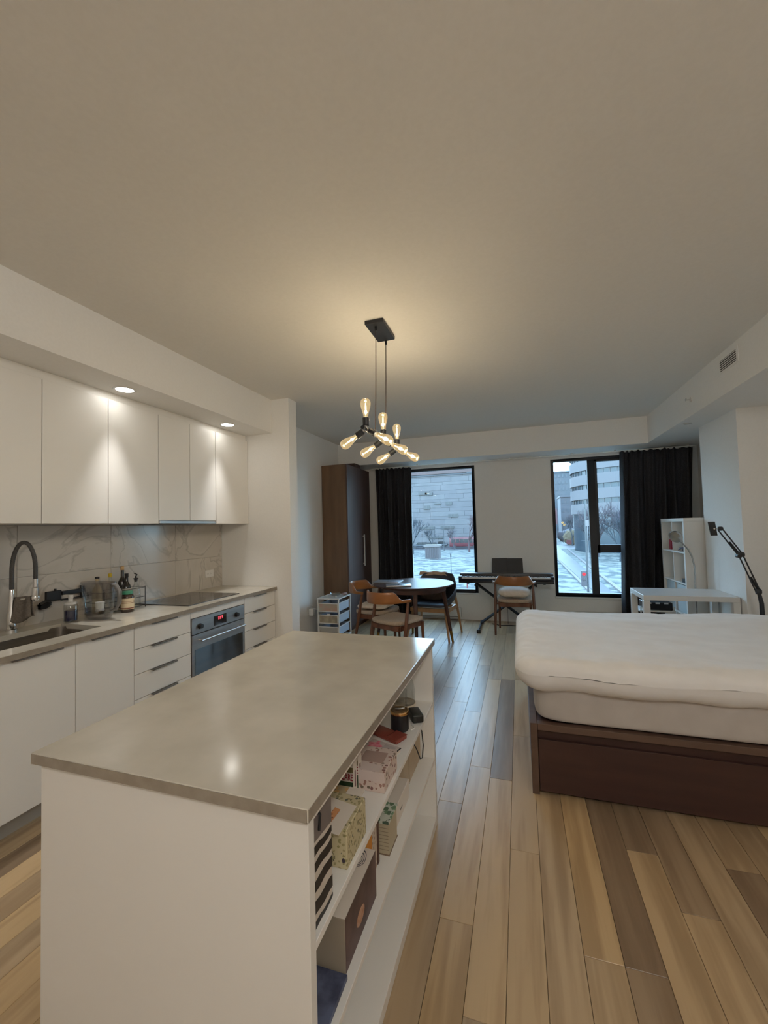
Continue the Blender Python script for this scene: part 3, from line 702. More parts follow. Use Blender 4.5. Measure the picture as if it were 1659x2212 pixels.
def mtext(name, body, size, mat_, parent, loc, rot, depth=0.0003, extr=None, font_scale=1.0):
    cu = bpy.data.curves.new(name, 'FONT'); cu.body = body; cu.size = size; cu.extrude = depth; cu.align_x = 'CENTER'; cu.align_y = 'CENTER'; cu.offset = size * 0.012
    tmp = bpy.data.objects.new('tmp', cu); COL.objects.link(tmp)
    dg_ = bpy.context.evaluated_depsgraph_get(); me = bpy.data.meshes.new_from_object(tmp.evaluated_get(dg_)); me.name = name
    bpy.data.objects.remove(tmp); me.materials.clear(); me.materials.append(mat_)
    o = bpy.data.objects.new(name, me); COL.objects.link(o)
    o.parent = parent; o.location = Vector(loc) - OFF.get(parent.name, Vector()); o.rotation_euler = rot; o.scale = (font_scale, 1, 1)
    return o
REDINK = mat('red_ink', srgb(140,28,44), 0.6); WCARD = mat('white_card', srgb(214,204,192), 0.6)
# ---- things on the upper shelf, far to near
z = S1 + 0.0005
t = thing('glass_cloche', 'clear glass cloche at the far end of the upper island shelf', 'cloche', (-0.56, 1.965, z))
obj('dome', MB().lathe([(0.052, 0.012), (0.053, 0.07), (0.047, 0.11), (0.028, 0.135), (0.0, 0.142)], (-0.56, 1.965, z), 28), CLEAR, t)
obj('base', MB().lathe([(0.0, 0.0), (0.055, 0.0), (0.057, 0.006), (0.055, 0.012), (0.0, 0.012)], (-0.56, 1.965, z), 28), mat('cream_base', srgb(205,190,168), 0.5), t)
obj('knob', MB().lathe([(0.0, 0.141), (0.008, 0.145), (0.011, 0.156), (0.0, 0.164)], (-0.56, 1.965, z), 14), CLEAR, t)
c = (-0.512, 1.72, z)
t = thing('coffee_grinder', 'black cylinder with gold band and clear top on the upper island shelf', 'grinder', c)
obj('base', MB().lathe([(0.0, 0.0), (0.034, 0.0), (0.038, 0.005), (0.038, 0.072)], c, 32), BLACK, t)
obj('gold_band', MB().lathe([(0.0385, 0.070), (0.0393, 0.072), (0.0393, 0.080), (0.0385, 0.082), (0.034, 0.082)], c, 32), GOLD, t)
obj('blade_cup', MB().lathe([(0.0, 0.078), (0.034, 0.079), (0.035, 0.082)], c, 24).tube([(c[0] - .02, c[1], z + .084), (c[0], c[1], z + .086), (c[0] + .02, c[1] + .008, z + .088)], .003, 6), STEEL, t)
obj('clear_cover', MB().lathe([(0.034, 0.082), (0.034, 0.165), (0.031, 0.172), (0.0, 0.174)], c, 32), CLEAR, t)
t = thing('power_adapter', 'black square-ended power adapter beside the black grinder', 'adapter', (-0.47, 1.83, z), rz=0.5)
obj('body', MB().box(-0.026, 0.026, -0.045, 0.045, 0, 0.036), mat('black_adapter', (0.015,0.016,0.014,1), 0.45), t, bevel=0.008, seg=3)
obj('ridge', MB().box(-0.010, 0.010, -0.0465, -0.045, 0.008, 0.026), BLACK, t)
o = obj('white_cable', MB().tube([(-0.49, 1.80, z + .004), (-0.475, 1.775, z + .003), (-0.46, 1.755, z + .003), (-0.455, 1.735, z + .003), (-0.465, 1.72, z + .003)], 0.0025, 8), WHITE_GLOSS); tag(o, 'short white cable lying between the grinder and the adapter', 'cable')
t = thing('leather_wallet', 'reddish brown leather wallet lying flat on the upper island shelf', 'wallet', (-0.548, 1.655, z), rz=-0.42)
LEA = mat('red_brown_leather', srgb(132,62,50), 0.35)
obj('body', MB().box(-0.078, 0.078, -0.034, 0.034, 0, 0.013), LEA, t, bevel=0.004, seg=2)
obj('flap', MB().box(0.02, 0.080, -0.035, 0.035, 0.0132, 0.017), LEA, t, bevel=0.0015)
obj('stitching', MB().box(0.024, 0.026, -0.03, 0.03, 0.017, 0.0175), mat('dark_stitch', srgb(84,36,30), 0.6), t)
t = thing('photo_card', 'white booklet with pink blossom print and black frame on the upper island shelf', 'booklet', (-0.530, 1.523, z), rz=-0.30)
obj('pages', MB().box(-0.070, 0.058, -0.044, 0.046, 0, 0.012), WCARD, t, bevel=0.001)
obj('black_frame', MB().box(-0.072, 0.060, -0.046, 0.048, 0.0122, 0.0145), BLACK, t)
cv = obj('cover', MB().box(-0.070, 0.056, -0.042, 0.046, 0.0147, 0.016), mat('pale_grey_cover', srgb(196,184,180), 0.45), t)
pk = noisy('pink_blossom_print', srgb(214,96,122), srgb(230,160,170), 60, 0.5)
def petal(u, v):
    a = 2 * PI * u; r = 0.026 * v * (1 + 0.25 * math.sin(5 * a) + 0.1 * math.sin(9 * a)); return Vector((-0.038 + r * math.cos(a), 0.006 + r * math.sin(a) * 1.2, 0.0163))
obj('blossom', MB().grid(petal, 36, 3, True), pk, cv)
obj('printed_panel', MB().box(-0.005, 0.046, -0.032, 0.036, 0.016, 0.0163), mat('grey_print', srgb(176,166,164), 0.5), cv)
o = obj('black_strap', MB().tube([(-0.600, 1.56, z + .006), (-0.612, 1.55, z + .02), (-0.612, 1.52, z + .03), (-0.605, 1.49, z + .02), (-0.598, 1.475, z + .004)], 0.003, 8), BLACK); tag(o, 'thin black strap loop left of the pink blossom booklet', 'strap')
# floral gift box with window
t = thing('floral_box', 'white and mauve floral box with a clear window in its lid', 'box', (-0.50, 1.365, z))
X0, X1, Y0, Y1 = -0.565, -0.443, 1.295, 1.440
obj('box_body', MB().box(X0, X1, Y0, Y1, z, z + 0.058), FLORAL, t, bevel=0.001)
obj('lid_frame', MB().box(X0 - .001, X1 + .001, Y0 - .001, Y1 + .001, z + .058, z + .066), FLORAL, t, bevel=0.001)
obj('window_pane', MB().box(X0 + .018, X1 - .022, 1.345, 1.41, z + .066, z + .067), mat('mauve_tissue_window', srgb(166,142,134), 0.25), t)
obj('pale_band', MB().box(X0 - .0015, X1 + .0015, Y0 - .0018, Y0 - .001, z + .035, z + .066).box(X0 + .01, X1 - .02, Y0, 1.335, z + .066, z + .0668), mat('pale_pink_band', srgb(206,190,184), 0.5), t)
# two CARE cartons
def carton(label, cx, cy, first=True):
    t = thing('care_carton', label, 'carton', (cx, cy, z), group='red lettered cartons on the upper island shelf')
    X0, X1, Y0, Y1 = cx - 0.060, cx + 0.026, cy - 0.016, cy + 0.016; Hh = 0.108
    obj('carton_body', MB().box(X0, X1, Y0, Y1, z, z + Hh), WCARD, t, bevel=0.0008)
    gp = noisy('green_leaf_picture', srgb(24,44,26), srgb(50,78,46), 40, 0.5)
    pc = obj('picture', MB().box(X0 + .001, X1 - .001, Y0 - .0006, Y0, z + .003, z + .050), gp, t)
    obj('brown_panel', MB().quad_prism([(X0 + .022, Y0 - .0006, z + .006), (X0 + .040, Y0 - .0006, z + .004), (X0 + .046, Y0 - .0006, z + .03), (X0 + .026, Y0 - .0006, z + .046)], (0, -0.0005, 0)), mat('brown_picture', srgb(110,84,66), 0.5), pc)
    mtext('lettering', 'CARE', 0.030, REDINK, t, (cx + 0.005, Y0 - 0.0008, z + 0.064), (PI/2, 0, 0), font_scale=0.55)
    obj('olive_band', MB().box(X0 + .001, X1 - .001, Y0 - .0006, Y0, z + .080, z + .096), mat('olive_print', srgb(120,108,74), 0.5), t)
    obj('side_print', MB().box(X1, X1 + .0006, cy - .005, cy + .004, z + .03, z + .08), mat('mauve_print', srgb(120,84,84), 0.5), t)
carton('white carton with red CARE lettering and green picture, nearer of the two', -0.556, 1.262)
carton('white carton with red CARE lettering standing behind the nearer one', -0.556, 1.305)
# cream travel-print box with sticker sheet
t = thing('travel_print_box', 'cream box printed with travel drawings near the striped bag', 'box', (-0.50, 1.04, z))
X0, X1, Y0, Y1 = -0.570, -0.441, 0.985, 1.120
obj('box_body', MB().box(X0, X1, Y0, Y1, z, z + 0.098), MAPPR, t, bevel=0.002)
dk = mat('dark_print', srgb(70,66,48), 0.6)
wh = MB()
for k in range(8):
    a = PI * k / 4; wh.box(-0.0006, 0.0006, -0.0002, 0.0002, 0, 0.0)
cxw, czw = -0.49, z + 0.026
wheel = MB().grid(lambda u, v: Vector((cxw + (0.0135 + 0.0016 * v) * math.cos(2*PI*u), Y0 - 0.0006, czw + (0.0135 + 0.0016 * v) * math.sin(2*PI*u))), 28, 2, True)
wheel.grid(lambda u, v: Vector((cxw + (0.006 + 0.0012 * v) * math.cos(2*PI*u), Y0 - 0.0006, czw + (0.006 + 0.0012 * v) * math.sin(2*PI*u))), 20, 2, True)
for k in range(8):
    a = PI * k / 4 + 0.2; wheel.tube([(cxw, Y0 - .0005, czw), (cxw + 0.017 * math.cos(a), Y0 - .0005, czw + 0.017 * math.sin(a))], 0.0006, 4)
obj('wheel_drawing', wheel, dk, t)
obj('blue_drawing', MB().blob((-0.497, Y0, z + 0.062), 0.010, 0.0008, 0.016, 2, 14, 8).blob((-0.492, Y0, z + 0.046), 0.007, 0.0009, 0.005, 2, 12, 6), mat('blue_grey_print', srgb(88,96,120), 0.6), t)
obj('corner_dots', MB().blob((X0 + .034, Y0, z + 0.022), 0.0045, .0008, .0055, 2, 10, 6).blob((X1 - .010, Y0, z + 0.022), 0.0045, .0008, .0065, 2, 10, 6), mat('aubergine_print', srgb(62,50,60), 0.6), t)
t = thing('sticker_sheet', 'white printed sheet with orange and green motifs lying on the travel-print box', 'sheet', (-0.515, 1.03, z + .1))
zz = z + 0.0985
obj('sheet', MB().quad_prism([(-0.572, 0.976, zz), (-0.452, 0.962, zz + .001), (-0.447, 1.07, zz + .004), (-0.570, 1.095, zz + .003)], (0, 0, 0.001)), WCARD, t, smooth=False)
obj('orange_strip', MB().quad_prism([(-0.508, 0.980, zz + .0035), (-0.490, 0.977, zz + .0035), (-0.484, 1.045, zz + .0045), (-0.502, 1.050, zz + .0045)], (0, 0, 0.0006)), BANDP, t, smooth=False)
obj('green_dot', MB().lathe([(0.0, 0.0), (0.011, 0.0), (0.011, 0.0008)], (-0.537, 1.005, zz + .0042), 16), mat('sage_print', srgb(104,108,76), 0.6), t)
obj('mauve_tag', MB().box(-0.556, -0.538, 1.035, 1.055, zz + .004, zz + .005), mat('mauve_tag_print', srgb(150,124,116), 0.6), t)
t = thing('printed_bundle', 'small bundle of patterned paper behind the sticker sheet', 'paper', (-0.51, 1.145, z))
obj('bundle', MB().box(-0.580, -0.475, 1.126, 1.168, z, z + .090), spots('ochre_pattern_print', srgb(168,152,118), [srgb(120,112,84), srgb(190,150,96), srgb(96,88,72)], 50, thr=.4), t, bevel=0.006, seg=2)
obj('white_flap', MB().box(-0.505, -0.457, 1.128, 1.160, z + .0905, z + .0925), WCARD, t)
# striped paper bag
t = thing('striped_bag', 'black and white diagonally striped paper bag standing against the near island panel', 'bag', (-0.50, 0.86, z))
X0, X1, Y0, Y1 = -0.585, -0.445, 0.806, 0.908
obj('bag_body', MB().box(X0, X1, Y0, Y1, z, z + 0.239), mat('white_bag_paper', srgb(200,190,178), 0.6), t, bevel=0.001)
BST = mat('black_bag_stripe', (0.015,0.013,0.013,1), 0.5)
for (l0, l1, r0, r1) in ((.747, .767, .741, .755), (.715, .733, .705, .728), (.672, .695, .667, .690), (.625, .652, .618, .645), (.5945, .611, .5945, .602)):
    sm = MB()
    for q in range(5):
        ya, yb = Y0 + (Y1 - Y0) * q / 5, Y0 + (Y1 - Y0) * (q + 1) / 5
        def e(a, b_, t_, ph): return a + (b_ - a) * t_ + 0.0022 * math.sin(t_ * 9 + ph * 40)
        lo0, lo1 = e(l0, r0, q / 5, l0), e(l0, r0, (q + 1) / 5, l0); hi0, hi1 = e(l1, r1, q / 5, r1), e(l1, r1, (q + 1) / 5, r1)
        sm.quad_prism([(X1, ya, max(lo0, z + .0005)), (X1, yb, max(lo1, z + .0005)), (X1, yb, hi1), (X1, ya, hi0)], (0.0006, 0, 0))
    obj('stripe', sm, BST, t, smooth=False)
obj('grey_panel', MB().quad_prism([(X1, Y0, z + .184), (X1, Y1, z + .172), (X1, Y1, z + .238), (X1, Y0, z + .238)], (0.0007, 0, 0)), mat('grey_bag_print', srgb(112,102,98), 0.6), t, smooth=False)
obj('handle', MB().tube([(X1 + .004, 0.840, z + .198), (X1 + .006, 0.842, z + .230), (X1 - .01, 0.846, z + .2445), (X1 - .03, 0.85, z + .240)], 0.0032, 8), BLACK, t)
obj('yellow_note', MB().box(X1 - .055, X1 - .002, 0.862, 0.906, z + .2395, z + .242), mat('yellow_paper', srgb(206,190,136), 0.6), t)

# ---- things on the middle shelf
z = S2 + 0.0005
t = thing('paper_bag', 'beige paper bag with black cord handle at the far end of the middle island shelf', 'bag', (-0.57, 1.87, z))
obj('bag_body', MB().box(-0.690, -0.500, 1.72, 2.02, z, z + 0.215), KRAFT, t, bevel=0.002)
obj('fold_line', MB().box(-0.500, -0.4992, 1.80, 1.803, z, z + 0.215), mat('dark_fold', srgb(120,104,86), 0.7), t)
obj('cord_handle', MB().tube([(-0.496, 1.93, z + .20), (-0.470, 1.935, z + .17), (-0.462, 1.925, z + .11), (-0.462, 1.90, z + .065), (-0.466, 1.875, z + .075), (-0.476, 1.85, z + .13), (-0.496, 1.82, z + .19)], 0.0028, 8), BLACK, t)
t = thing('white_carton', 'plain white flat carton on the middle island shelf before the beige bag', 'carton', (-0.58, 1.62, z))
obj('carton_body', MB().box(-0.680, -0.478, 1.50, 1.715, z, z + 0.075), WCARD, t, bevel=0.002)
obj('slot', MB().box(-0.478, -0.4775, 1.58, 1.61, z + .03, z + .036), SHADOWGAP, t)
t = thing('leaf_book_stack', 'thick block of pages under a green leaf patterned cover', 'book', (-0.50, 1.44, z))
obj('page_block', MB().box(-0.520, -0.466, 1.395, 1.492, z + .002, z + .105), mat('cream_page_block', srgb(176,162,136), 0.8), t, bevel=0.001)
obj('cover', MB().box(-0.524, -0.463, 1.390, 1.496, z + .1055, z + .113), LEAFP, t, bevel=0.001)
obj('back_cover', MB().box(-0.523, -0.464, 1.392, 1.495, z, z + .0018), mat('brown_cover', srgb(130,110,90), 0.7), t)
lines = MB()
for k in range(7): lines.box(-0.519, -0.467, 1.3945, 1.395, z + .016 + k * .012, z + .0175 + k * .012)
obj('page_gaps', lines, mat('page_shadow_line', srgb(128,114,94), 0.8), t, smooth=False)
def leaner(name, label, y0, y1, x0, x1, h, m_, cat='book'):
    t = thing(name, label, cat, ((x0 + x1) / 2, (y0 + y1) / 2, z))
    obj('cover', MB().box(x0, x1, y0, y1, z, z + h), m_, t, bevel=0.001)
    obj('pages', MB().box(x0 + .003, x1 - .003, y0 + .004, y1 + .0015, z + h, z + h + .002), mat('page_edge', srgb(206,194,172), .8), t)
    return t
ORANGE = noisy('orange_picture_cover', srgb(196,112,30), srgb(206,150,40), 16, 0.5)
ob = leaner('orange_book', 'upright book with an orange and yellow picture on its cover', 1.245, 1.30, -0.540, -0.492, 0.20, ORANGE)
obj('yellow_corner', MB().quad_prism([(-0.492, 1.246, z + .001), (-0.492, 1.299, z + .001), (-0.492, 1.299, z + .03), (-0.492, 1.246, z + .06)], (0.0007, 0, 0)), mat('yellow_print', srgb(190,170,70), .5), ob)
leaner('pale_book', 'upright book with a pale patterned cover behind the orange book', 1.302, 1.345, -0.545, -0.492, 0.205, spots('pale_mottled_print', srgb(190,176,160), [srgb(150,128,112), srgb(170,150,134)], 60))
leaner('slim_brown_book', 'slim brown edged book between the pale book and the page block', 1.347, 1.362, -0.545, -0.490, 0.18, mat('dark_brown_cover', srgb(80,52,40), .6))
t = thing('photo_print_box', 'long box with white top and a dark photograph on its right side', 'box', (-0.50, 1.12, z))
X0, X1, Y0, Y1 = -0.545, -0.458, 1.0, 1.235; hb = 0.135
obj('box_body', MB().box(X0, X1, Y0, Y1, z, z + hb), mat('greige_card', srgb(150,138,122), 0.6), t, bevel=0.0015)
tp = obj('white_top', MB().box(X0, X1, Y0, Y1, z + hb + .0003, z + hb + .0015), WCARD, t, smooth=False)
sw = MB()
for r in (0.012, 0.020, 0.028):
    sw.grid(lambda u, v: Vector((-0.492 + (r + .0028 * v) * 0.62 * math.cos(2*PI*u), 1.185 + (r + .0028 * v) * 1.3 * math.sin(2*PI*u) * (1 if math.sin(2*PI*u) > -0.3 else .6), z + hb + .0019)), 30, 2, True)
obj('swirl_print', sw, mat('ink_blue_print', srgb(40,38,58), .6), tp)
ph = obj('side_photo', MB().box(X1, X1 + .0008, Y0 + .001, Y1 - .001, z + .002, z + hb), noisy('brown_photo', srgb(62,46,44), srgb(92,70,68), 12, .5), t, smooth=False)
obj('photo_oval', MB().blob((X1 + .0008, 1.105, z + .055), 0.0008, 0.030, 0.020, 2, 20, 10), noisy('pale_oval_photo', srgb(170,120,90), srgb(200,170,150), 30, .5), ph)
t = thing('blue_print_folder', 'dark blue mottled folder lying flat at the near end of the middle shelf', 'folder', (-0.53, 0.90, z))
obj('cover', MB().quad_prism([(-0.625, 0.805, z), (-0.450, 0.805, z), (-0.450, 0.992, z), (-0.625, 0.990, z)], (0, 0, 0.012)), DENIM, t, bevel=0.001)
obj('grey_corner', MB().quad_prism([(-0.600, 0.86, z + .0122), (-0.545, 0.93, z + .0122), (-0.575, 0.935, z + .0122), (-0.618, 0.93, z + .0122)], (0, 0, 0.001)), mat('grey_print_corner', srgb(130,124,120), .6), t)

# ------------------------------------------------------------------ bed
BX0, BX1, BY0, BY1 = 0.018, 2.09, 2.412, 3.78
t = thing('bed_frame', 'dark brown storage bed frame with a long drawer front facing the room', 'bed', (1.05, 3.1, 0))
obj('foot_panel', MB().box(BX0, BX0 + 0.036, BY0, BY1, 0, 0.374), BEDEDGE, t, bevel=0.002)
obj('head_panel', MB().box(BX1 - 0.036, BX1, BY0, BY1, 0, 0.374), BEDEDGE, t, bevel=0.002)
obj('top_rail', MB().box(BX0 + 0.037, BX1 - 0.037, BY0 + 0.001, BY0 + 0.045, 0.338, 0.373), BEDEDGE, t, bevel=0.002)
obj('back_rail', MB().box(BX0 + 0.037, BX1 - 0.037, BY1 - 0.04, BY1, 0.02, 0.373), BEDWOOD, t, bevel=0.002)
obj('finger_recess', MB().box(BX0 + 0.037, BX1 - 0.037, BY0 + 0.03, BY0 + 0.045, 0.284, 0.337), BEDWOOD, t, smooth=False)
obj('drawer_front', MB().box(BX0 + 0.039, BX1 - 0.039, BY0 + 0.006, BY0 + 0.024, 0.018, 0.290), BEDWOOD, t, bevel=0.001)
obj('slat_base', MB().box(BX0 + 0.037, BX1 - 0.037, BY0 + 0.046, BY1 - 0.041, 0.30, 0.365), BEDWOOD, t, smooth=False)
# mattress with fitted sheet
def wr(x, y, s, a): return a * noise.noise(Vector((x * s, y * s, 3.1)))
mx0, mx1, my0, my1 = 0.045, 2.085, 2.425, 3.765
def mattf(q):
    n = noise.noise(Vector((q.x * 3, q.y * 3, q.z * 6))) * 0.006
    low = 0.010 * math.exp(-((q.z + 0.09) / 0.03) ** 2)
    return Vector((q.x * (1 - low * 0.4), q.y * (1 - low * 0.5), q.z)) + q.normalized() * n
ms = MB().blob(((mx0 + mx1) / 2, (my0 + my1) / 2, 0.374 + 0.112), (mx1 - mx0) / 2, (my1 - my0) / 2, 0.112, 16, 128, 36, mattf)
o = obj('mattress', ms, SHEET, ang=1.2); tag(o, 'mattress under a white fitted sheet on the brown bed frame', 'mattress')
# pillow hump hidden under the duvet is left out: the duvet is raised over it
def top_h(x, y):
    h = 0.128 + 0.014 * noise.noise(Vector((x * 1.7, y * 2.3, 0.5))) + 0.006 * noise.noise(Vector((x * 5, y * 6, 2)))
    h += 0.040 * math.exp(-((x - 1.62) / 0.40) ** 2 - ((y - 3.52) / 0.30) ** 2)
    h += 0.022 * math.exp(-((x - 0.12) / 0.20) ** 2 - ((y - 3.5) / 0.2) ** 2)
    return h
dx0, dx1, dy0, dy1 = -0.052, 2.07, 2.345, 3.80
def duvet_pt(u, v, top):
    x = dx0 + (dx1 - dx0) * u; y = dy0 + (dy1 - dy0) * v
    ex = min(u, 1 - u) * (dx1 - dx0); ey = min(v, 1 - v) * (dy1 - dy0)
    # rounded corners in plan
    rc = 0.16
    cxn = max(0, rc - ex) / rc; cyn = max(0, rc - ey) / rc
    if cxn > 0 and cyn > 0:
        L = math.hypot(cxn, cyn); M_ = max(cxn, cyn); k = (M_ / L)
        ncx, ncy = cxn * k, cyn * k
        dxs = (cxn - ncx) * rc; dys = (cyn - ncy) * rc
        x += dxs * (1 if u < 0.5 else -1); y += dys * (1 if v < 0.5 else -1)
    d = min(ex, ey)
    if cxn > 0 and cyn > 0: d = rc * (1 - max(cxn, cyn))
    edge = 0.006 * math.sin(x * 9) + 0.016 * noise.noise(Vector((x * 4, y * 4, 7))) + 0.010 * noise.noise(Vector((x * 11 + y * 5, y * 9, 17)))
    y += edge * (1 - min(d / 0.2, 1)) * (1 if v < .5 else 0.3)
    t1 = min(d / 0.105, 1.0); prof = math.sqrt(max(0, 1 - (1 - t1) ** 2))
    mid = 0.648 + 0.012 * noise.noise(Vector((x * 2.2, y * 2.2, 4)))
    if top:
        z_ = mid + (0.598 + top_h(x, y) - mid) * prof
        cre = (0.009 * noise.noise(Vector((x * 8 + y * 9, y * 14, 1))) + 0.004 * noise.noise(Vector((x * 22, y * 26, 5)))) * (1 - min(d / 0.28, 1)) + 0.003 * noise.noise(Vector((x * 7 + y * 3, y * 12, 11)))
        return Vector((x, y, z_ + cre))
    # underside: hangs below the mattress top outside it, rests on it inside
    tb = min(d / 0.075, 1.0); pb = math.sqrt(max(0, 1 - (1 - tb) ** 2))
    zb = mid - (mid - 0.556) * pb
    zb += 0.010 * noise.noise(Vector((x * 5, 1, 9))) * pb
    if d > 0.075: zb = zb + (0.603 - zb) * min((d - 0.075) / 0.03, 1)
    return Vector((x, y, zb))
def remap(s, n):   # denser sampling near the border
    return 0.5 - 0.5 * math.cos(PI * s) if False else s
NU, NV = 150, 110
def den(s): return (s + 0.5 - 0.5 * math.cos(PI * s)) / 2 if True else s
dv = MB().grid(lambda u, v: duvet_pt(den(den(u)), den(den(v)), True), NU, NV)
dv.grid(lambda u, v: duvet_pt(den(den(u)), den(den(v)), False), NU, NV)
o = obj('duvet', dv, LINEN, ang=1.4); tag(o, 'thick white duvet covering the bed with a rolled edge toward the camera', 'duvet')

# ------------------------------------------------------------------ chairs (local: faces +y, origin on the floor under the seat)
def make_chair(label):
    t = thing('dining_chair', label, 'chair', (0, 0, 0), 0, 'curved back walnut armchairs', local=True)
    OFF[t.name] = Vector()
    def seatf(q):
        k = 1 - 0.10 * (0.5 - q.y / 0.46)
        return Vector((q.x * k, q.y, q.z + 0.010 * (abs(q.x) / 0.24) ** 2 - 0.008 * (1 - (q.y / 0.24) ** 2)))
    obj('seat', MB().blob((0, 0.01, 0.447), 0.238, 0.225, 0.026, 5, 40, 12, seatf), SEATF, t, ang=1.5)
    obj('seat_frame', MB().box(-0.19, 0.19, -0.185, -0.163, 0.368, 0.424).box(-0.20, 0.20, 0.185, 0.207, 0.368, 0.424).box(-0.205, -0.185, -0.17, 0.19, 0.372, 0.424).box(0.185, 0.205, -0.17, 0.19, 0.372, 0.424), WALNUT, t, bevel=0.003)
    for s in (-1, 1):
        obj('leg', MB().tube([(s * 0.205, 0.195, 0.42), (s * 0.212, 0.205, 0.0)], [0.019, 0.013], 12), WALNUT, t)
        obj('leg', MB().tube([(s * 0.240, -0.075, 0.675), (s * 0.243, -0.12, 0.42), (s * 0.250, -0.205, 0.0)], [0.015, 0.020, 0.013], 12), WALNUT, t)
        obj('seat_bracket', MB().tube([(s * 0.19, -0.13, 0.40), (s * 0.243, -0.125, 0.40)], 0.010, 8), WALNUT, t)
    def back(u, v):
        # u along the band, v around its section
        s = u * 2 - 1
        an = s * 1.28
        cx = 0.262 * math.sin(an) / math.sin(1.28); cyy = -0.35 + 0.29 * (1 - math.cos(an)) / (1 - math.cos(1.28)) if abs(s) <= 1 else 0
        br = max(0.0, min(1.0, (0.80 - abs(s)) / 0.22)); br = br * br * (3 - 2 * br)
        half = 0.016 + 0.044 * br; zc = 0.684 + 0.040 * br - 0.0
        th = 0.014 + 0.010 * (1 - br)
        a = 2 * PI * v
        sx_ = math.copysign(abs(math.cos(a)) ** 0.5, math.cos(a)); sz_ = math.copysign(abs(math.sin(a)) ** 0.7, math.sin(a))
        nx, ny = math.sin(an), -math.cos(an)
        return Vector((cx + nx * th * sx_ * 0.8, cyy + ny * th * sx_ * 0.8 + 0.16 * (abs(s) > 1), zc + half * sz_))
    m_ = MB(); nu, nv = 49, 15
    vs = [back(i / (nu - 1), j / (nv - 1)) for i in range(nu) for j in range(nv - 1)]
    n1 = nv - 1; fs = [(i*n1+j, i*n1+(j+1) % n1, (i+1)*n1+(j+1) % n1, (i+1)*n1+j) for i in range(nu - 1) for j in range(n1)]
    fs += [tuple(range(n1)), tuple((nu-1)*n1 + j for j in reversed(range(n1)))]
    m_.add(vs, fs)
    obj('backrest', m_, CARAMEL, t, ang=1.0)
    return t
ch1 = make_chair('walnut armchair with beige seat and caramel back nearest the island, back to the camera')
ch1.location = (-1.315, 4.395, 0); ch1.rotation_euler = (0, 0, -0.45)
ch2 = dup(ch1, (-1.70, 4.86, 0), -PI/2 - 0.12, 'walnut armchair at the left end of the table beside the wardrobe')
ch3 = dup(ch1, (-0.094, 5.90, 0), 0.0, 'walnut armchair with stacked cushions pushed under the keyboard')
def cushion(name, label, c, rx, ry, rz_, m_, rot=0, tilt=0, pinch=0.10, group=None):
    def fn(q):
        ex = abs(q.x) / rx; ey = abs(q.y) / ry
        k = 1 - pinch * (1 - ex * ey) * max(ex, ey) ** 3
        n = 0.006 * noise.noise(Vector((q.x * 12 + c[0], q.y * 12, c[1])))
        return Vector((q.x * k, q.y * k, q.z * (1 - 0.35 * max(ex, ey) ** 3) + n))
    t = obj(name, MB().blob((0,0,0), rx, ry, rz_, 3.0, 48, 20, fn), m_, ang=1.5)
    t.location = c; t.rotation_euler = (tilt, 0, rot); tag(t, label, 'cushion', group)
    return t
cushion('seat_cushion', 'puffy white cushion on the seat of the chair at the keyboard', (-0.094, 5.87, 0.548), 0.218, 0.205, 0.070, CUSH)
cushion('seat_cushion', 'white cushion on the seat of the chair beside the wardrobe', (-1.71, 4.86, 0.505), 0.215, 0.21, 0.036, CUSH, -0.12)

# ------------------------------------------------------------------ round table
tcx, tcy = -1.292, 5.10
t = thing('dining_table', 'round dark walnut dining table with splayed brass tipped legs', 'table', (tcx, tcy, 0))
obj('tabletop', MB().lathe([(0.0, 0.722), (0.47, 0.722), (0.495, 0.730), (0.503, 0.738), (0.505, 0.744), (0.500, 0.748), (0.0, 0.748)], (tcx, tcy, 0), 64), noisy('dark_table_veneer', srgb(64,42,36), srgb(88,62,54), 10, 0.36, (1,0.15,1), 5, spec=0.22), t)
obj('apron', MB().lathe([(0.395, 0.660), (0.405, 0.660), (0.405, 0.722), (0.395, 0.722)], (tcx, tcy, 0), 48), WALNUT_D, t)
BR = mat('brass_tip', srgb(150,116,60), 0.3, 0.9)
for a in (20, 110, 200, 290):
    a = math.radians(a - 3)
    p0 = Vector((tcx + 0.36 * math.cos(a), tcy + 0.36 * math.sin(a), 0.722)); p1 = Vector((tcx + 0.475 * math.cos(a), tcy + 0.475 * math.sin(a), 0))
    pm = p0.lerp(p1, 0.80)
    lg = obj('leg', MB().tube([p0, pm], [0.028, 0.019], 14), WALNUT_D, t)
    obj('brass_tip', MB().tube([pm, p1], [0.019, 0.014], 14), BR, lg)
def laptop(label, c, rz, w_=0.305, d_=0.215):
    t = thing('laptop', label, 'laptop', c, rz, 'closed laptops on the round table')
    obj('base', MB().box(-w_/2, w_/2, -d_/2, d_/2, 0.002, 0.010), ALU, t, bevel=0.003, seg=2)
    l = obj('lid', MB().box(-w_/2, w_/2, -d_/2, d_/2, 0.0108, 0.0165), ALU, t, bevel=0.0022, seg=2)
    obj('logo', MB().blob((0, 0, 0.0166), 0.014, 0.016, 0.0004, 2, 16, 6).blob((0.003, 0.021, 0.0166), 0.004, 0.006, 0.0004, 2, 10, 6), mat('grey_logo', srgb(70,80,92), 0.2, 0.6), l)
    obj('feet', MB().box(-w_/2 + .02, w_/2 - .02, -d_/2 + .02, d_/2 - .02, 0, 0.002), BLACK, t)
    return t
laptop('closed silver laptop further back on the round table', (-1.63, 5.12, 0.7485), 0.03, 0.345, 0.24)
laptop('closed pale laptop at the near left rim of the round table', (-1.405, 4.82, 0.7485), 0.33, 0.30, 0.21)

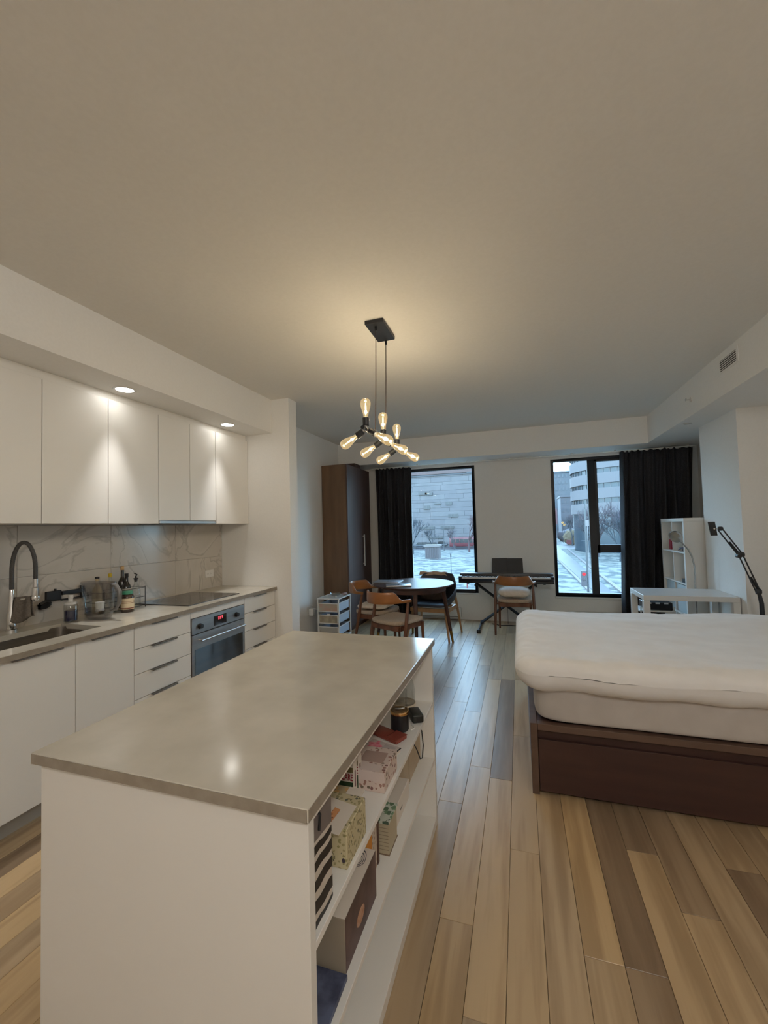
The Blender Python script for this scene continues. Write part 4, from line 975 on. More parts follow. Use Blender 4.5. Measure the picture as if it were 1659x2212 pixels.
# ------------------------------------------------------------------ grey shell armchair
def shell_chair():
    t = thing('shell_armchair', 'dark grey shell armchair with light oak legs behind the round table', 'chair', (-1.12, 5.53, 0), PI - 0.13, local=True)
    OFF[t.name] = Vector()
    def f(u, v):
        # u: around from left arm via back to right arm; v: from seat centre outward and up
        a = -2.30 + 4.60 * u            # 0 = back
        bx_, by_ = math.sin(a), -math.cos(a)
        topz = 0.80 - 0.17 * min(1, max(0, (abs(a) - 0.75) / 0.55)) - 0.14 * max(0, (abs(a) - 1.5) / 0.8)
        if v < 0.5:
            r = v / 0.5; return Vector((bx_ * 0.235 * r, by_ * 0.225 * r, 0.425 - 0.012 * (1 - r) + 0.02 * r ** 4))
        q = (v - 0.5) / 0.5
        r = 1 + 0.30 * math.sin(q * PI / 2)
        return Vector((bx_ * 0.235 * r, by_ * 0.225 * (1 + 0.26 * q), 0.445 + (topz - 0.445) * (1 - math.cos(q * PI / 2)) * 1.0))
    sh_ = obj('shell', MB().grid(f, 57, 21), GREYP, t, ang=1.5)
    m_ = sh_.modifiers.new('thickness', 'SOLIDIFY'); m_.thickness = 0.016
    def seatp(q): return Vector((q.x, q.y, q.z))
    obj('seat_front', MB().blob((0, 0.05, 0.43), 0.235, 0.215, 0.024, 4, 36, 10), GREYP, t, ang=1.5)
    for sx in (-1, 1):
        obj('leg', MB().tube([(sx * 0.215, 0.20, 0.40), (sx * 0.285, 0.30, 0.0)], [0.020, 0.013], 12), OAK_L, t)
        obj('leg', MB().tube([(sx * 0.245, -0.16, 0.52), (sx * 0.290, -0.28, 0.0)], [0.018, 0.013], 12), OAK_L, t)
    obj('front_rail', MB().box(-0.24, 0.24, 0.215, 0.237, 0.345, 0.395), OAK_L, t, bevel=0.003)
    obj('back_rail', MB().box(-0.26, 0.26, -0.215, -0.193, 0.345, 0.385), OAK_L, t, bevel=0.003)
    for sx in (-1, 1): obj('side_rail', MB().box(sx * 0.252 - .01, sx * 0.252 + .01, -0.20, 0.22, 0.345, 0.395), OAK_L, t, bevel=0.003)
shell_chair()
cushion('back_cushion', 'taupe square cushion leaning in the grey shell armchair', (-1.145, 5.60, 0.600), 0.195, 0.155, 0.055, BROWNP, -0.10, 1.22)
def drape(u, v):
    s = v * 2 - 1
    x = -1.36 + 0.46 * u
    y = 5.80 + 0.035 * s + (0.0 if s < 0 else 0.02) - 0.03 * (u - .5) ** 2 * 4
    z_ = 0.818 - 0.045 * abs(s) ** 1.3 - (0.05 if u > 0.75 else 0) * (u - 0.75) * 4 + 0.006 * math.sin(u * 17)
    return Vector((x, y, z_))
o = obj('folded_cloth', MB().grid(drape, 30, 13), TAN); tag(o, 'tan cloth folded over the back of the grey shell armchair', 'cloth')
m_ = o.modifiers.new('thickness', 'SOLIDIFY'); m_.thickness = 0.006

# ------------------------------------------------------------------ wardrobe
t = thing('wardrobe', 'tall dark brown wardrobe in the left corner beside the curtain', 'wardrobe', (-2.49, 5.92, 0))
obj('side_panel', MB().box(-2.685, -2.318, 5.42, 5.440, 0, 2.372), WARD_S, t, bevel=0.001)
obj('far_panel', MB().box(-2.685, -2.318, 6.33, 6.35, 0, 2.372), WARD_S, t, bevel=0.001)
obj('top_panel', MB().box(-2.685, -2.318, 5.441, 6.329, 2.35, 2.372), WARD_S, t, smooth=False)
obj('back_panel', MB().box(-2.692, -2.686, 5.42, 6.35, 0.06, 2.37), WARD_S, t, smooth=False)
obj('plinth', MB().box(-2.66, -2.322, 5.441, 6.329, 0, 0.06), WALNUT_D, t, smooth=False)
wd = wood('dark_umber_door', srgb(78,62,60), srgb(94,76,72), 0.45, 'Z', 10)
d1 = obj('door', MB().box(-2.316, -2.298, 5.422, 6.349, 0.062, 2.37), wd, t, bevel=0.001)
obj('handle', MB().box(-2.298, -2.274, 5.992, 6.012, 0.90, 0.92).box(-2.298, -2.274, 5.992, 6.012, 1.32, 1.34).box(-2.282, -2.268, 5.990, 6.014, 0.875, 1.355), SATIN, d1, bevel=0.002)
o = obj('corner_filler', MB().box(-2.698, -2.330, 5.80, 6.033, 2.374, 2.438), mat('shadowed_brown_filler', srgb(70,50,42), .6), smooth=False); tag(o, 'filler panel above the wardrobe under the bulkhead, brown darkened as in shadow', 'panel')  # shadow of the gap over the wardrobe is put into the brown

# ------------------------------------------------------------------ white wire drawer cart
t = thing('drawer_cart', 'white metal cart with three mesh drawers beside the wardrobe', 'cart', (-2.375, 5.12, 0))
X0, X1, Y0, Y1, HT = -2.525, -2.232, 4.90, 5.28, 0.558
fr = MB()
for (a, b_) in ((X0, Y0), (X1, Y0), (X0, Y1), (X1, Y1)): fr.box(a - .007, a + .007, b_ - .007, b_ + .007, 0.0, HT)
for z_ in (HT - 0.012, 0.03):
    fr.box(X0, X1, Y0 - .007, Y0 + .007, z_, z_ + .012).box(X0, X1, Y1 - .007, Y1 + .007, z_, z_ + .012).box(X0 - .007, X0 + .007, Y0, Y1, z_, z_ + .012).box(X1 - .007, X1 + .007, Y0, Y1, z_, z_ + .012)
obj('frame', fr, MESHW, t, smooth=False)
obj('top_tray', MB().box(X0 + .008, X1 - .008, Y0 + .008, Y1 - .008, HT - 0.010, HT - 0.004), mat('grey_mesh_top', (0.5,0.49,0.46,1), .5), t, smooth=False)
MFR = [noisy('mesh_front_pink', srgb(190,150,130), srgb(176,168,150), 9, .6), noisy('mesh_front_taupe', srgb(150,138,120), srgb(184,170,144), 14, .6), noisy('mesh_front_grey', srgb(168,168,160), srgb(176,172,166), 6, .6)]
for k, z_ in enumerate((0.385, 0.235, 0.085)):
    d = obj('drawer', MB().box(X0 + .012, X1 - .012, Y0 + .004, Y1 - .012, z_, z_ + .004).box(X0 + .012, X0 + .016, Y0 + .004, Y1 - .012, z_, z_ + .105).box(X1 - .016, X1 - .012, Y0 + .004, Y1 - .012, z_, z_ + .105).box(X0 + .012, X1 - .012, Y1 - .016, Y1 - .012, z_, z_ + .105), BLUEG, t, smooth=False)
    obj('mesh_front', MB().box(X0 + .02, X1 - .02, Y0, Y0 + .003, z_ + .008, z_ + .104), MFR[k], d, smooth=False)
    obj('front_rim', MB().box(X0 + .010, X1 - .010, Y0 - .008, Y0 + .001, z_ + .102, z_ + .112).box(X0 + .010, X1 - .010, Y0 - .008, Y0 + .001, z_, z_ + .009).box(X0 + .010, X0 + .019, Y0 - .008, Y0 + .001, z_ + .009, z_ + .102).box(X1 - .019, X1 - .010, Y0 - .008, Y0 + .001, z_ + .009, z_ + .102), MESHW, d, smooth=False)
    obj('side_rim', MB().box(X1 - .012, X1 - .003, Y0 + .01, Y1 - .012, z_ + .104, z_ + .112), MESHW, d, smooth=False)
    if k == 1: obj('tab', MB().box(X0 + .13, X0 + .175, Y0 - .010, Y0 - .002, z_ + .100, z_ + .128), MESHW, d, smooth=False)
c = (-2.385, 5.13, HT)
o = obj('glass_dish', MB().lathe([(0.0, 0.002), (0.05, 0.002), (0.066, 0.012), (0.072, 0.034), (0.069, 0.034), (0.062, 0.014), (0.0, 0.008)], c, 28), CLEAR); tag(o, 'small clear glass dish on top of the white drawer cart', 'dish')
o = obj('crumpled_tissue', MB().blob((-2.27, 5.19, HT + .018), 0.035, 0.045, 0.018, 2, 20, 10, lambda q: q * (1 + .25 * noise.noise(q * 40))), mat('mauve_tissue', srgb(160,136,130), .8)); tag(o, 'small mauve tissue bundle behind the dish on the cart', 'tissue')
for i, (dx_, dy_) in enumerate(((-2.31, 5.0), (-2.46, 5.03))):
    o = obj('trinket', MB().blob((dx_, dy_, HT + .009), 0.013, 0.010, 0.009, 2, 14, 8), WHITE_GLOSS)
    tag(o, ('tiny white trinket on the cart top, right of the pair', 'tiny white trinket on the cart top, left of the pair')[i], 'trinket')
# outlets and white charger on the alcove wall
outlet((-2.70, 4.655, 0.367), 'x', 'white wall outlet plate low on the alcove wall, nearer the kitchen', 0.07, 0.115)
outlet((-2.70, 4.955, 0.367), 'x', 'white wall outlet behind the square white charger', 0.07, 0.115)
t = thing('charger', 'square white power charger plugged in low beside the drawer cart', 'charger', (-2.655, 4.98, 0.36))
obj('body', MB().box(-2.690, -2.625, 4.945, 5.015, 0.315, 0.405), WHITE_GLOSS, t, bevel=0.006, seg=2)
obj('cable', MB().tube([(-2.65, 5.012, 0.385), (-2.62, 5.05, 0.382), (-2.60, 5.12, 0.365), (-2.61, 5.2, 0.30)], 0.004, 8).tube([(-2.66, 4.98, 0.403), (-2.66, 4.985, 0.43), (-2.655, 5.01, 0.445), (-2.66, 5.05, 0.44)], 0.003, 8), WHITE_GLOSS, t)

# ------------------------------------------------------------------ curtains and rail
t = thing('curtain_rail', 'thin white curtain rail running above both windows', 'rail', (-0.07, 6.40, 2.42))
obj('track', MB().tube([(-2.28, 6.40, 2.420), (2.22, 6.40, 2.417)], 0.0075, 10), WHITE_GLOSS, t)
for x_ in (-1.5, -0.72, -0.1, 0.75, 1.3, 2.15):
    obj('bracket', MB().box(x_ - .012, x_ + .012, 6.392, 6.408, 2.423, 2.438), WHITE_GLOSS, t)
def curtain(label, x0, x1, xb0, xb1, zb, ph, folds):
    t = thing('curtain', label, 'curtain', ((x0 + x1) / 2, 6.38, 0))
    def f(u, v):
        z_ = 2.405 + (zb - 2.405) * v
        wv_ = u + 0.012 * math.sin(u * 21 + ph)
        xt = x0 + (x1 - x0) * wv_; xx = xb0 + (xb1 - xb0) * wv_
        k = v ** 0.7
        x = xt + (xx - xt) * k
        amp = 0.020 + 0.034 * min(v * 3, 1)
        y = 6.390 + amp * math.sin(2 * PI * folds * u + ph + 1.3 * math.sin(u * 7 + ph) + 0.5 * v * math.sin(u * 15)) + 0.012 * math.sin(2 * PI * folds * 2.3 * u + 1.7 * ph) * (1 - 0.4 * v)
        if v < 0.02: z_ += 0.012 * math.sin(2 * PI * folds * 2 * u)
        x += 0.010 * math.sin(v * 4 + u * 15)
        return Vector((x, y, z_))
    p = obj('panel', MB().grid(f, 130, 26), CURT, t, ang=1.6)
    m_ = p.modifiers.new('thickness', 'SOLIDIFY'); m_.thickness = 0.003
    for k in range(int(folds * 1.5)):
        x_ = x0 + (x1 - x0) * (k + 0.5) / int(folds * 1.5)
        obj('ring', MB().tube([(x_ + 0.012 * math.cos(a), 6.40, 2.415 + 0.014 * math.sin(a)) for a in [2 * PI * q / 12 for q in range(13)]], 0.002, 6), WHITE_GLOSS, t)
curtain('charcoal curtain at the left window next to the wardrobe', -2.21, -1.605, -2.20, -1.60, 0.03, 0.3, 4.5)
curtain('black curtain at the right window behind the white shelf', 1.345, 2.205, 1.285, 2.15, 0.03, 1.1, 6)

# ------------------------------------------------------------------ baseboard heaters
for i, (a, b_, lab) in enumerate(((-2.0, -0.897, 'white baseboard heater under the left window'), (0.59, 1.70, 'white baseboard heater under the right window'))):
    t = thing('baseboard_heater', lab, 'heater', ((a + b_) / 2, 6.50, 0))
    obj('housing', MB().box(a, b_, 6.475, 6.527, 0.035, 0.185), WHITE_GLOSS, t, bevel=0.004)
    obj('slot', MB().box(a + .05, b_ - .05, 6.4735, 6.4755, 0.045, 0.055).box(a + .05, b_ - .05, 6.4735, 6.4755, 0.165, 0.172), SHADOWGAP, t)

# ------------------------------------------------------------------ digital piano on X stand
t = thing('digital_piano', 'black digital piano keyboard on a folding stand between the windows', 'piano', (-0.21, 6.08, 0.62))
A0, A1, PY0, PY1 = -0.845, 0.420, 5.96, 6.24
obj('case', MB().box(A0, A1, PY0, PY1, 0.640, 0.700).box(A0, A1, PY0 + 0.135, PY1, 0.700, 0.762).box(A0, A0 + 0.045, PY0, PY0 + .135, 0.700, 0.735).box(A1 - 0.045, A1, PY0, PY0 + .135, 0.700, 0.735), mat('black_piano_case', (0.025,0.026,0.03,1), 0.35), t, bevel=0.006, seg=2)
KW = (A1 - A0 - 0.094) / 52
wk = mat('white_key', (0.72,0.70,0.67,1), 0.3)
for k in range(52):
    o = obj('white_key', MB().box(A0 + .047 + k * KW + .0006, A0 + .047 + (k + 1) * KW - .0006, PY0 + .002, PY0 + .134, 0.7005, 0.722), wk, t, smooth=False)
pat = [1, 1, 0, 1, 1, 1, 0]   # black key after white key index (C D E F G A B)
for k in range(51):
    if pat[(k + 5) % 7]:
        xk = A0 + .047 + (k + 1) * KW
        obj('black_key', MB().box(xk - .0055, xk + .0055, PY0 + .055, PY0 + .134, 0.7222, 0.732), BLACK, t, bevel=0.001)
obj('control_strip', MB().box(A0 + .05, A1 - .05, PY0 + .15, PY0 + .19, 0.7622, 0.764), mat('grey_control_strip', (0.12,0.13,0.14,1), .3), t)
obj('underside_feet', MB().lathe([(0.018, 0), (0.018, 0.02)], (A0 + .12, 6.05, 0.62), 12).lathe([(0.018, 0), (0.018, 0.02)], (A1 - .12, 6.05, 0.62), 12), BLACK, t)
t = thing('music_book', 'open black covered music book standing on the keyboard', 'book', (-0.18, 6.16, 0.764))
for s in (-1, 1):
    obj('cover', MB().quad_prism([(-0.18, 6.165, 0.765), (-0.18 + s * 0.216, 6.145, 0.765), (-0.18 + s * 0.210, 6.185, 0.970), (-0.18, 6.205, 0.968 if s > 0 else 0.974)], (0, 0.006, 0)), mat('black_book_cover', (0.015,0.017,0.022,1), .55), t, bevel=0.001)
    obj('pages', MB().quad_prism([(-0.18, 6.1725, 0.767), (-0.18 + s * 0.205, 6.1525, 0.767), (-0.18 + s * 0.200, 6.191, 0.960), (-0.18, 6.2125, 0.960)], (0, 0.006, 0)), WCARD, t)
t = thing('keyboard_stand', 'black folding X keyboard stand under the piano', 'stand', (-0.21, 6.1, 0))
for s, yo in ((1, 6.08), (-1, 6.12)):
    obj('crossed_leg', MB().tube([(-0.21 - s * 0.40, yo, 0.62), (-0.21 + s * 0.36, yo, 0.05)], 0.019, 4), BLACK_M, t)
for x_ in (-0.57, 0.15):
    ft = obj('foot_bar', MB().tube([(x_, 5.78, 0.028), (x_, 6.36, 0.028)], 0.016, 12), BLACK_M, t)
    for y_ in (5.77, 6.35): obj('rubber_end', MB().lathe([(0.0, 0.0), (0.024, 0.0), (0.026, 0.006), (0.026, 0.04), (0.0, 0.042)], (x_, y_, 0.0), 14), BLACK, ft)
for x_ in (-0.61, 0.19):
    obj('top_bar', MB().tube([(x_, 5.93, 0.615), (x_, 6.27, 0.615)], 0.014, 12), BLACK_M, t)
obj('pivot', MB().lathe([(0.03, 0), (0.03, 0.06)], (-0.228, 6.07, 0.335), 16, axis=(0,1,0)), BLACK_M, t)
t = thing('power_strip', 'black cable and adapter lying on the floor under the keyboard', 'cable', (0.12, 6.2, 0))
obj('cable', MB().tube([(-0.42, 6.30, 0.006), (-0.3, 6.22, 0.006), (-0.15, 6.26, 0.006), (0.0, 6.20, 0.006), (0.1, 6.26, 0.006)], 0.006, 8), BLACK, t)
obj('adapter', MB().box(0.06, 0.15, 6.24, 6.31, 0.0, 0.05), BLACK, t, bevel=0.006)
o = obj('hanging_cable', MB().tube([(-0.20, 6.25, 0.64), (-0.19, 6.30, 0.45), (-0.20, 6.31, 0.2), (-0.20, 6.30, 0.02)], 0.003, 6), BLACK); tag(o, 'thin black cable hanging from the keyboard to the floor', 'cable')

# ------------------------------------------------------------------ white cube shelf
t = thing('cube_shelf', 'tall white cube shelf with eight compartments against the column', 'shelf', (1.93, 5.76, 0))
X0, X1, Y0, Y1 = 1.73, 2.12, 5.385, 6.155
obj('side_panel', MB().box(X0, X1, Y0, Y0 + .038, 0, 1.432), WHITE_LAM, t, bevel=.001)
obj('side_panel', MB().box(X0, X1, Y1 - .038, Y1, 0, 1.432), WHITE_LAM, t, bevel=.001)
obj('top_panel', MB().box(X0, X1, Y0, Y1, 1.433, 1.470), WHITE_LAM, t, bevel=.001)
obj('bottom_panel', MB().box(X0, X1, Y0 + .039, Y1 - .039, 0.0, 0.038), WHITE_LAM, t, bevel=.001)
obj('divider', MB().box(X0 + .003, X1, 5.762, 5.778, 0.039, 1.432), WHITE_LAM, t, smooth=False)
obj('back_panel', MB().box(X1 + .001, X1 + .006, Y0, Y1, 0.0, 1.47), WHITE_LAM, t, smooth=False)
for z_ in (0.39, 0.74, 1.09):
    for (a, b_) in ((Y0 + .039, 5.761), (5.779, Y1 - .039)):
        obj('shelf_board', MB().box(X0 + .003, X1, a, b_, z_ - .016, z_), WHITE_LAM, t, smooth=False)
for (a, b_, z_) in ((Y0 + .039, 5.761, 0.391), (5.779, Y1 - .039, 0.391)):
    obj('box_insert', MB().box(X0 + .02, X1 - .02, a + .004, b_ - .004, z_ + .001, z_ + .32), mat('pale_blue_insert', srgb(176,186,190), .6), t, bevel=.003)
o = obj('red_box', MB().box(1.76, 1.80, 5.92, 5.985, 1.0905, 1.215), mat('red_card', srgb(150,32,44), .5), bevel=.002); tag(o, 'small red box on the top row of the white cube shelf', 'box')
t = thing('dragonfly_figure', 'small blue and white dragonfly ornament in the cube shelf', 'ornament', (1.80, 5.62, 1.09))
bl = mat('dark_blue_enamel', srgb(34,40,84), .4)
obj('wings', MB().quad_prism([(1.76, 5.52, 1.125), (1.80, 5.60, 1.128), (1.77, 5.70, 1.12), (1.81, 5.66, 1.13)], (0, 0, .004)).quad_prism([(1.75, 5.58, 1.12), (1.78, 5.50, 1.128), (1.79, 5.60, 1.13), (1.76, 5.66, 1.125)], (0, 0, .004)), bl, t)
obj('body', MB().tube([(1.77, 5.49, 1.128), (1.775, 5.60, 1.124), (1.77, 5.71, 1.097)], [.006, .008, .004], 8).tube([(1.775, 5.6, 1.124), (1.78, 5.6, 1.0915)], .003, 6), bl, t)
t = thing('black_tray', 'small black box in the second row of the white cube shelf', 'box', (1.80, 5.47, 0.741))
obj('tray_body', MB().box(1.745, 1.86, 5.43, 5.56, 0.7405, 0.775), BLACK, t, bevel=.002)
obj('tray_lid', MB().box(1.742, 1.863, 5.427, 5.563, 0.7755, 0.785), BLACK, t, bevel=.002)

# ------------------------------------------------------------------ white desk
t = thing('white_desk', 'white square legged desk between the bed and the cube shelf', 'desk', (1.51, 4.87, 0))
X0, X1, Y0, Y1 = 1.122, 1.895, 4.62, 5.13
obj('desk_top', MB().box(X0, X1, Y0, Y1, 0.682, 0.730), WHITE_GLOSS, t, bevel=.0015)
for (a, b_) in ((X0, Y0), (X1 - .055, Y0), (X0, Y1 - .055), (X1 - .055, Y1 - .055)):
    obj('leg', MB().box(a, a + .055, b_, b_ + .055, 0, .681), WHITE_GLOSS, t, bevel=.0015)
t = thing('storage_trolley', 'low white trolley with a black tray under the white desk', 'trolley', (1.40, 5.35, 0))
obj('shelf_plate', MB().box(1.22, 1.56, 5.20, 5.48, 0.462, 0.478), MESHW, t, bevel=.002)
for (a, b_) in ((1.23, 5.21), (1.54, 5.21), (1.23, 5.465), (1.54, 5.465)): obj('post', MB().box(a, a + .012, b_, b_ + .012, 0, .52), MESHW, t)
o = obj('black_bin', MB().box(1.275, 1.54, 5.225, 5.44, 0.4785, 0.56), BLACK, bevel=.006); tag(o, 'black tray with white clips on the trolley under the desk', 'tray')
for x_ in (1.30, 1.38, 1.46): obj('clip', MB().box(x_, x_ + .04, 5.221, 5.2245, .545, .562), WHITE_GLOSS, o)

# ------------------------------------------------------------------ silver gooseneck floor lamp
t = thing('floor_lamp', 'silver gooseneck floor lamp with round head behind the desk', 'lamp', (1.755, 5.24, 0))
obj('base', MB().lathe([(0.0, 0.022), (0.03, 0.024), (0.10, 0.014), (0.115, 0.006), (0.115, 0.0), (0.0, 0.0)], (1.72, 5.24, 0), 32), SILVER, t)
obj('pole', MB().tube([(1.755, 5.24, 0.0), (1.762, 5.24, 0.5), (1.762, 5.24, 0.75)], 0.008, 10), SILVER, t)
gn = [(1.762, 5.24, 0.75), (1.766, 5.24, 0.86), (1.760, 5.24, 0.97), (1.742, 5.235, 1.06), (1.712, 5.23, 1.13), (1.672, 5.225, 1.185), (1.648, 5.22, 1.215)]
obj('gooseneck', MB().tube(gn, 0.0075, 10), SILVER, t)
hd = Vector((1.600, 5.215, 1.275)); ax = Vector((-0.55, -0.45, 0.62))
hs = obj('lamp_head', MB().lathe([(0.012, -0.075), (0.016, -0.05), (0.038, -0.038), (0.060, -0.015), (0.068, 0.012), (0.066, 0.020), (0.062, 0.022)], hd, 32, axis=Vector((-0.55, -0.42, -0.35))), SILVER, t)
obj('lamp_cup', MB().tube([(1.648, 5.22, 1.215), (1.622, 5.218, 1.248)], [0.010, 0.016], 12), SILVER, hs)

# ------------------------------------------------------------------ black swing arm
t = thing('swing_arm_lamp', 'black jointed swing arm with a small rectangular head at the bed head', 'lamp', (1.866, 4.2, 0.30))
def P(x, z_, y=4.2): return Vector((x, y, z_))
obj('lamp_panel', MB().quad_prism([(1.512, 4.16, 1.428), (1.562, 4.16, 1.428), (1.576, 4.16, 1.312), (1.528, 4.16, 1.312)], (0, 0.010, 0)), BLACK, t, bevel=.002)
obj('ball_joint', MB().tube([P(1.553, 1.369, 4.17), P(1.575, 1.366), P(1.612, 1.370)], 0.006, 10).blob((1.555, 4.168, 1.369), .012, .010, .012, 2, 12, 8), SATIN, t)
for dz in (-0.013, 0.013):
    obj('upper_rod', MB().tube([P(1.608 + dz, 1.366 + dz * .6), P(1.738 + dz, 1.152 + dz * .6)], 0.0058, 8), BLACK, t)
    obj('lower_rod', MB().tube([P(1.742 + dz, 1.146 + dz * .4), P(1.845 + dz, 0.848 + dz * .4)], 0.0058, 8), BLACK, t)
obj('elbow', MB().blob((1.742, 4.2, 1.150), .028, .018, .022, 3, 14, 8).lathe([(0.0, -.022), (0.016, -.022), (0.016, .022), (0.0, .022)], (1.722, 4.19, 1.138), 14, axis=(0,1,0)), BLACK, t)
obj('shoulder', MB().blob((1.612, 4.2, 1.368), .020, .014, .018, 3, 12, 8).blob((1.848, 4.2, .846), .022, .016, .026, 3, 12, 8), BLACK, t)
obj('spring', MB().tube([P(1.668, 1.255), P(1.73, 1.16)], 0.008, 8).tube([P(1.802, .965), P(1.848, .85)], 0.008, 8), BLACK_M, t)
obj('post', MB().tube([P(1.850, 0.835), P(1.864, 0.75), P(1.868, 0.30)], [0.013, 0.016, 0.016], 10), BLACK, t)
obj('clamp', MB().box(1.845, 1.89, 4.17, 4.23, 0.25, 0.32), BLACK, t, bevel=.004)
o = obj('bedside_table', MB().box(1.65, 2.1, 4.0, 4.40, 0.0, 0.249), WHITE_LAM, bevel=.004); tag(o, 'low white bedside unit hidden behind the bed carrying the swing arm', 'table')

# ------------------------------------------------------------------ wall vent, sprinklers, small ceiling parts
t = thing('air_vent', 'white slatted air vent high on the right bulkhead', 'vent', (1.602, 3.885, 2.68))
obj('vent_frame', MB().box(1.600, 1.6045, 3.72, 4.05, 2.618, 2.745), PAINT, t, bevel=.001)
obj('opening', MB().box(1.5992, 1.6, 3.752, 4.012, 2.638, 2.724), mat('dark_vent_opening', (0.09,0.08,0.08,1), .8), t)
for k in range(5):
    z_ = 2.644 + k * 0.0172
    obj('slat', MB().quad_prism([(1.5975, 3.75, z_), (1.5975, 4.014, z_), (1.5985, 4.014, z_ + .007), (1.5985, 3.75, z_ + .007)], (0.001, 0, 0)), PAINT, t)
t = thing('sprinkler', 'small sidewall sprinkler head on the right bulkhead below the vent', 'sprinkler', (1.60, 4.632, 2.594))
obj('escutcheon', MB().lathe([(0.0, 0.0), (0.026, 0.0), (0.024, 0.006), (0.0, 0.008)], (1.6045, 4.632, 2.594), 20, axis=(-1,0,0)), WHITE_GLOSS, t)
obj('deflector', MB().tube([(1.597, 4.632, 2.594), (1.565, 4.632, 2.594)], .006, 8).box(1.560, 1.563, 4.615, 4.649, 2.585, 2.61), CHROME, t)
t = thing('sprinkler_cover', 'flat round sprinkler cover under the right bulkhead', 'sprinkler', (1.70, 5.03, SB))
obj('cover_disc', MB().lathe([(0.0, -0.006), (0.034, -0.005), (0.036, -0.001), (0.0, -0.001)], (1.70, 5.03, SB), 24), WHITE_GLOSS, t)
obj('gap_ring', MB().lathe([(0.040, -0.0012), (0.040, -0.0002)], (1.70, 5.03, SB), 24), SHADOWGAP, t)

# ------------------------------------------------------------------ outdoors, haze painted into the far colours
G = -3.8
def mk(n, a, b_, s=4, r=.9, **k): return noisy(n, a, b_, s, r, **k)
SNOW = noisy('patchy_snow_on_grass', (0.015,0.021,0.019,1), (0.090,0.090,0.076,1), 0.9, 0.9, detail=9, lo=0.42, hi=0.54)
o = obj('snowy_ground', MB().box(-140, 140, 8, 330, G - 0.3, G), SNOW, smooth=False); o['kind'] = 'structure'; o.name = 'ground'
ROAD = mat('wet_grey_road', (0.027,0.024,0.026,1), 0.5)
o = obj('road', MB().quad_prism([(5.2, 28, G), (6.3, 28, G), (8.6, 120, G), (5.55, 120, G)], (0, 0, 0.02)), ROAD, smooth=False); o['kind'] = 'structure'
o = obj('footpath', MB().quad_prism([(-40, 38, G), (4.6, 82, G), (4.4, 83, G), (-40, 39, G)], (0, 0, 0.03)), ROAD, smooth=False); o['kind'] = 'structure'
o = obj('street', MB().box(-120, 60, 92, 108, G, G + 0.03), ROAD, smooth=False); o['kind'] = 'structure'
o = obj('curb', MB().quad_prism([(4.75, 28, G), (5.0, 28, G), (5.4, 90, G), (5.2, 90, G)], (0, 0, 0.12)).quad_prism([(6.7, 28, G), (7.0, 28, G), (9.2, 90, G), (8.9, 90, G)], (0, 0, 0.12)), mat('pale_curb', (0.086,0.073,0.071,1), .8), smooth=False); o['kind'] = 'structure'

# stone building opposite the left window
t = thing('stone_building', 'large pale stone building with narrow slot windows across the lawn', 'building', (-18, 112, G))
ST = [noisy('pale_limestone_%d' % i, (0.080 + .005*i, 0.073 + .005*i, 0.074 + .004*i, 1), (0.094 + .005*i, 0.085 + .005*i, 0.086 + .004*i, 1), .6, .8) for i in range(3)]
obj('core', MB().box(-60, 2.0, 110.3, 130, G, 15.5), ST[0], t, smooth=False)
zz = G
k = 0
while zz < 14.8:
    hgt = (1.0, 1.5, 0.8, 1.3)[k % 4]
    xx = -48
    while xx < 2.0:
        wd_ = R.uniform(4.5, 9.5)
        obj('stone_panel', MB().box(xx + .02, min(xx + wd_, 2.0) - .02, 110 + R.uniform(0, .06), 110.3, zz + .02, min(zz + hgt, 15.4) - .02), ST[R.randrange(3)], t, smooth=False)
        xx += wd_
    zz += hgt; k += 1
obj('roof_band', MB().box(-60, 2.0, 109.6, 112, 15.45, 18.4), mk('pinkish_roof_band', (0.082,0.054,0.050,1), (0.090,0.060,0.055,1)), t, smooth=False)
obj('parapet', MB().box(-60, 2.2, 109.8, 112, 15.0, 15.4), mat('grey_blue_coping', (0.049,0.048,0.053,1), .7), t, smooth=False)
WG = mat('dark_slot_window', (0.020,0.022,0.024,1), .3)
SL = 110 / 90
slots = [(-21.0, 1.3, 6.3, 6.6), (-18.6, 1.9, 8.1, .55), (-16.6, 0, 0, 0)]
def pxw(x, z_): return x * SL, 1.45 + (z_ - 1.45) * SL
for (xa, xb, za, zb) in ((-17.45, -15.95, 6.55, 6.25), (-15.0, -13.6, 6.7, 6.05), (-19.9, -18.5, 6.1, 5.3), (-14.5, -12.4, 4.05, 3.4), (-20.6, -17.6, 1.45, .85), (-16.2, -13.4, 1.5, .9), (-18.8, -15.8, -.75, -1.2), (-20.9, -19.0, 9.1, 8.5), (-19.5, -17.8, 8.95, 8.35)):
    (X0, Z1), (X1, Z0) = pxw(xa, za), pxw(xb, zb)
    wn = obj('window', MB().box(X0, X1, 109.80, 110.0, Z0, Z1), WG, t, smooth=False)
    nb = max(2, int((X1 - X0) / .7)); bm_ = MB()
    for q in range(1, nb): xq = X0 + (X1 - X0) * q / nb; bm_.box(xq - .05, xq + .05, 109.75, 109.80, Z0, Z1)
    obj('mullion', bm_, ST[1], wn, smooth=False)

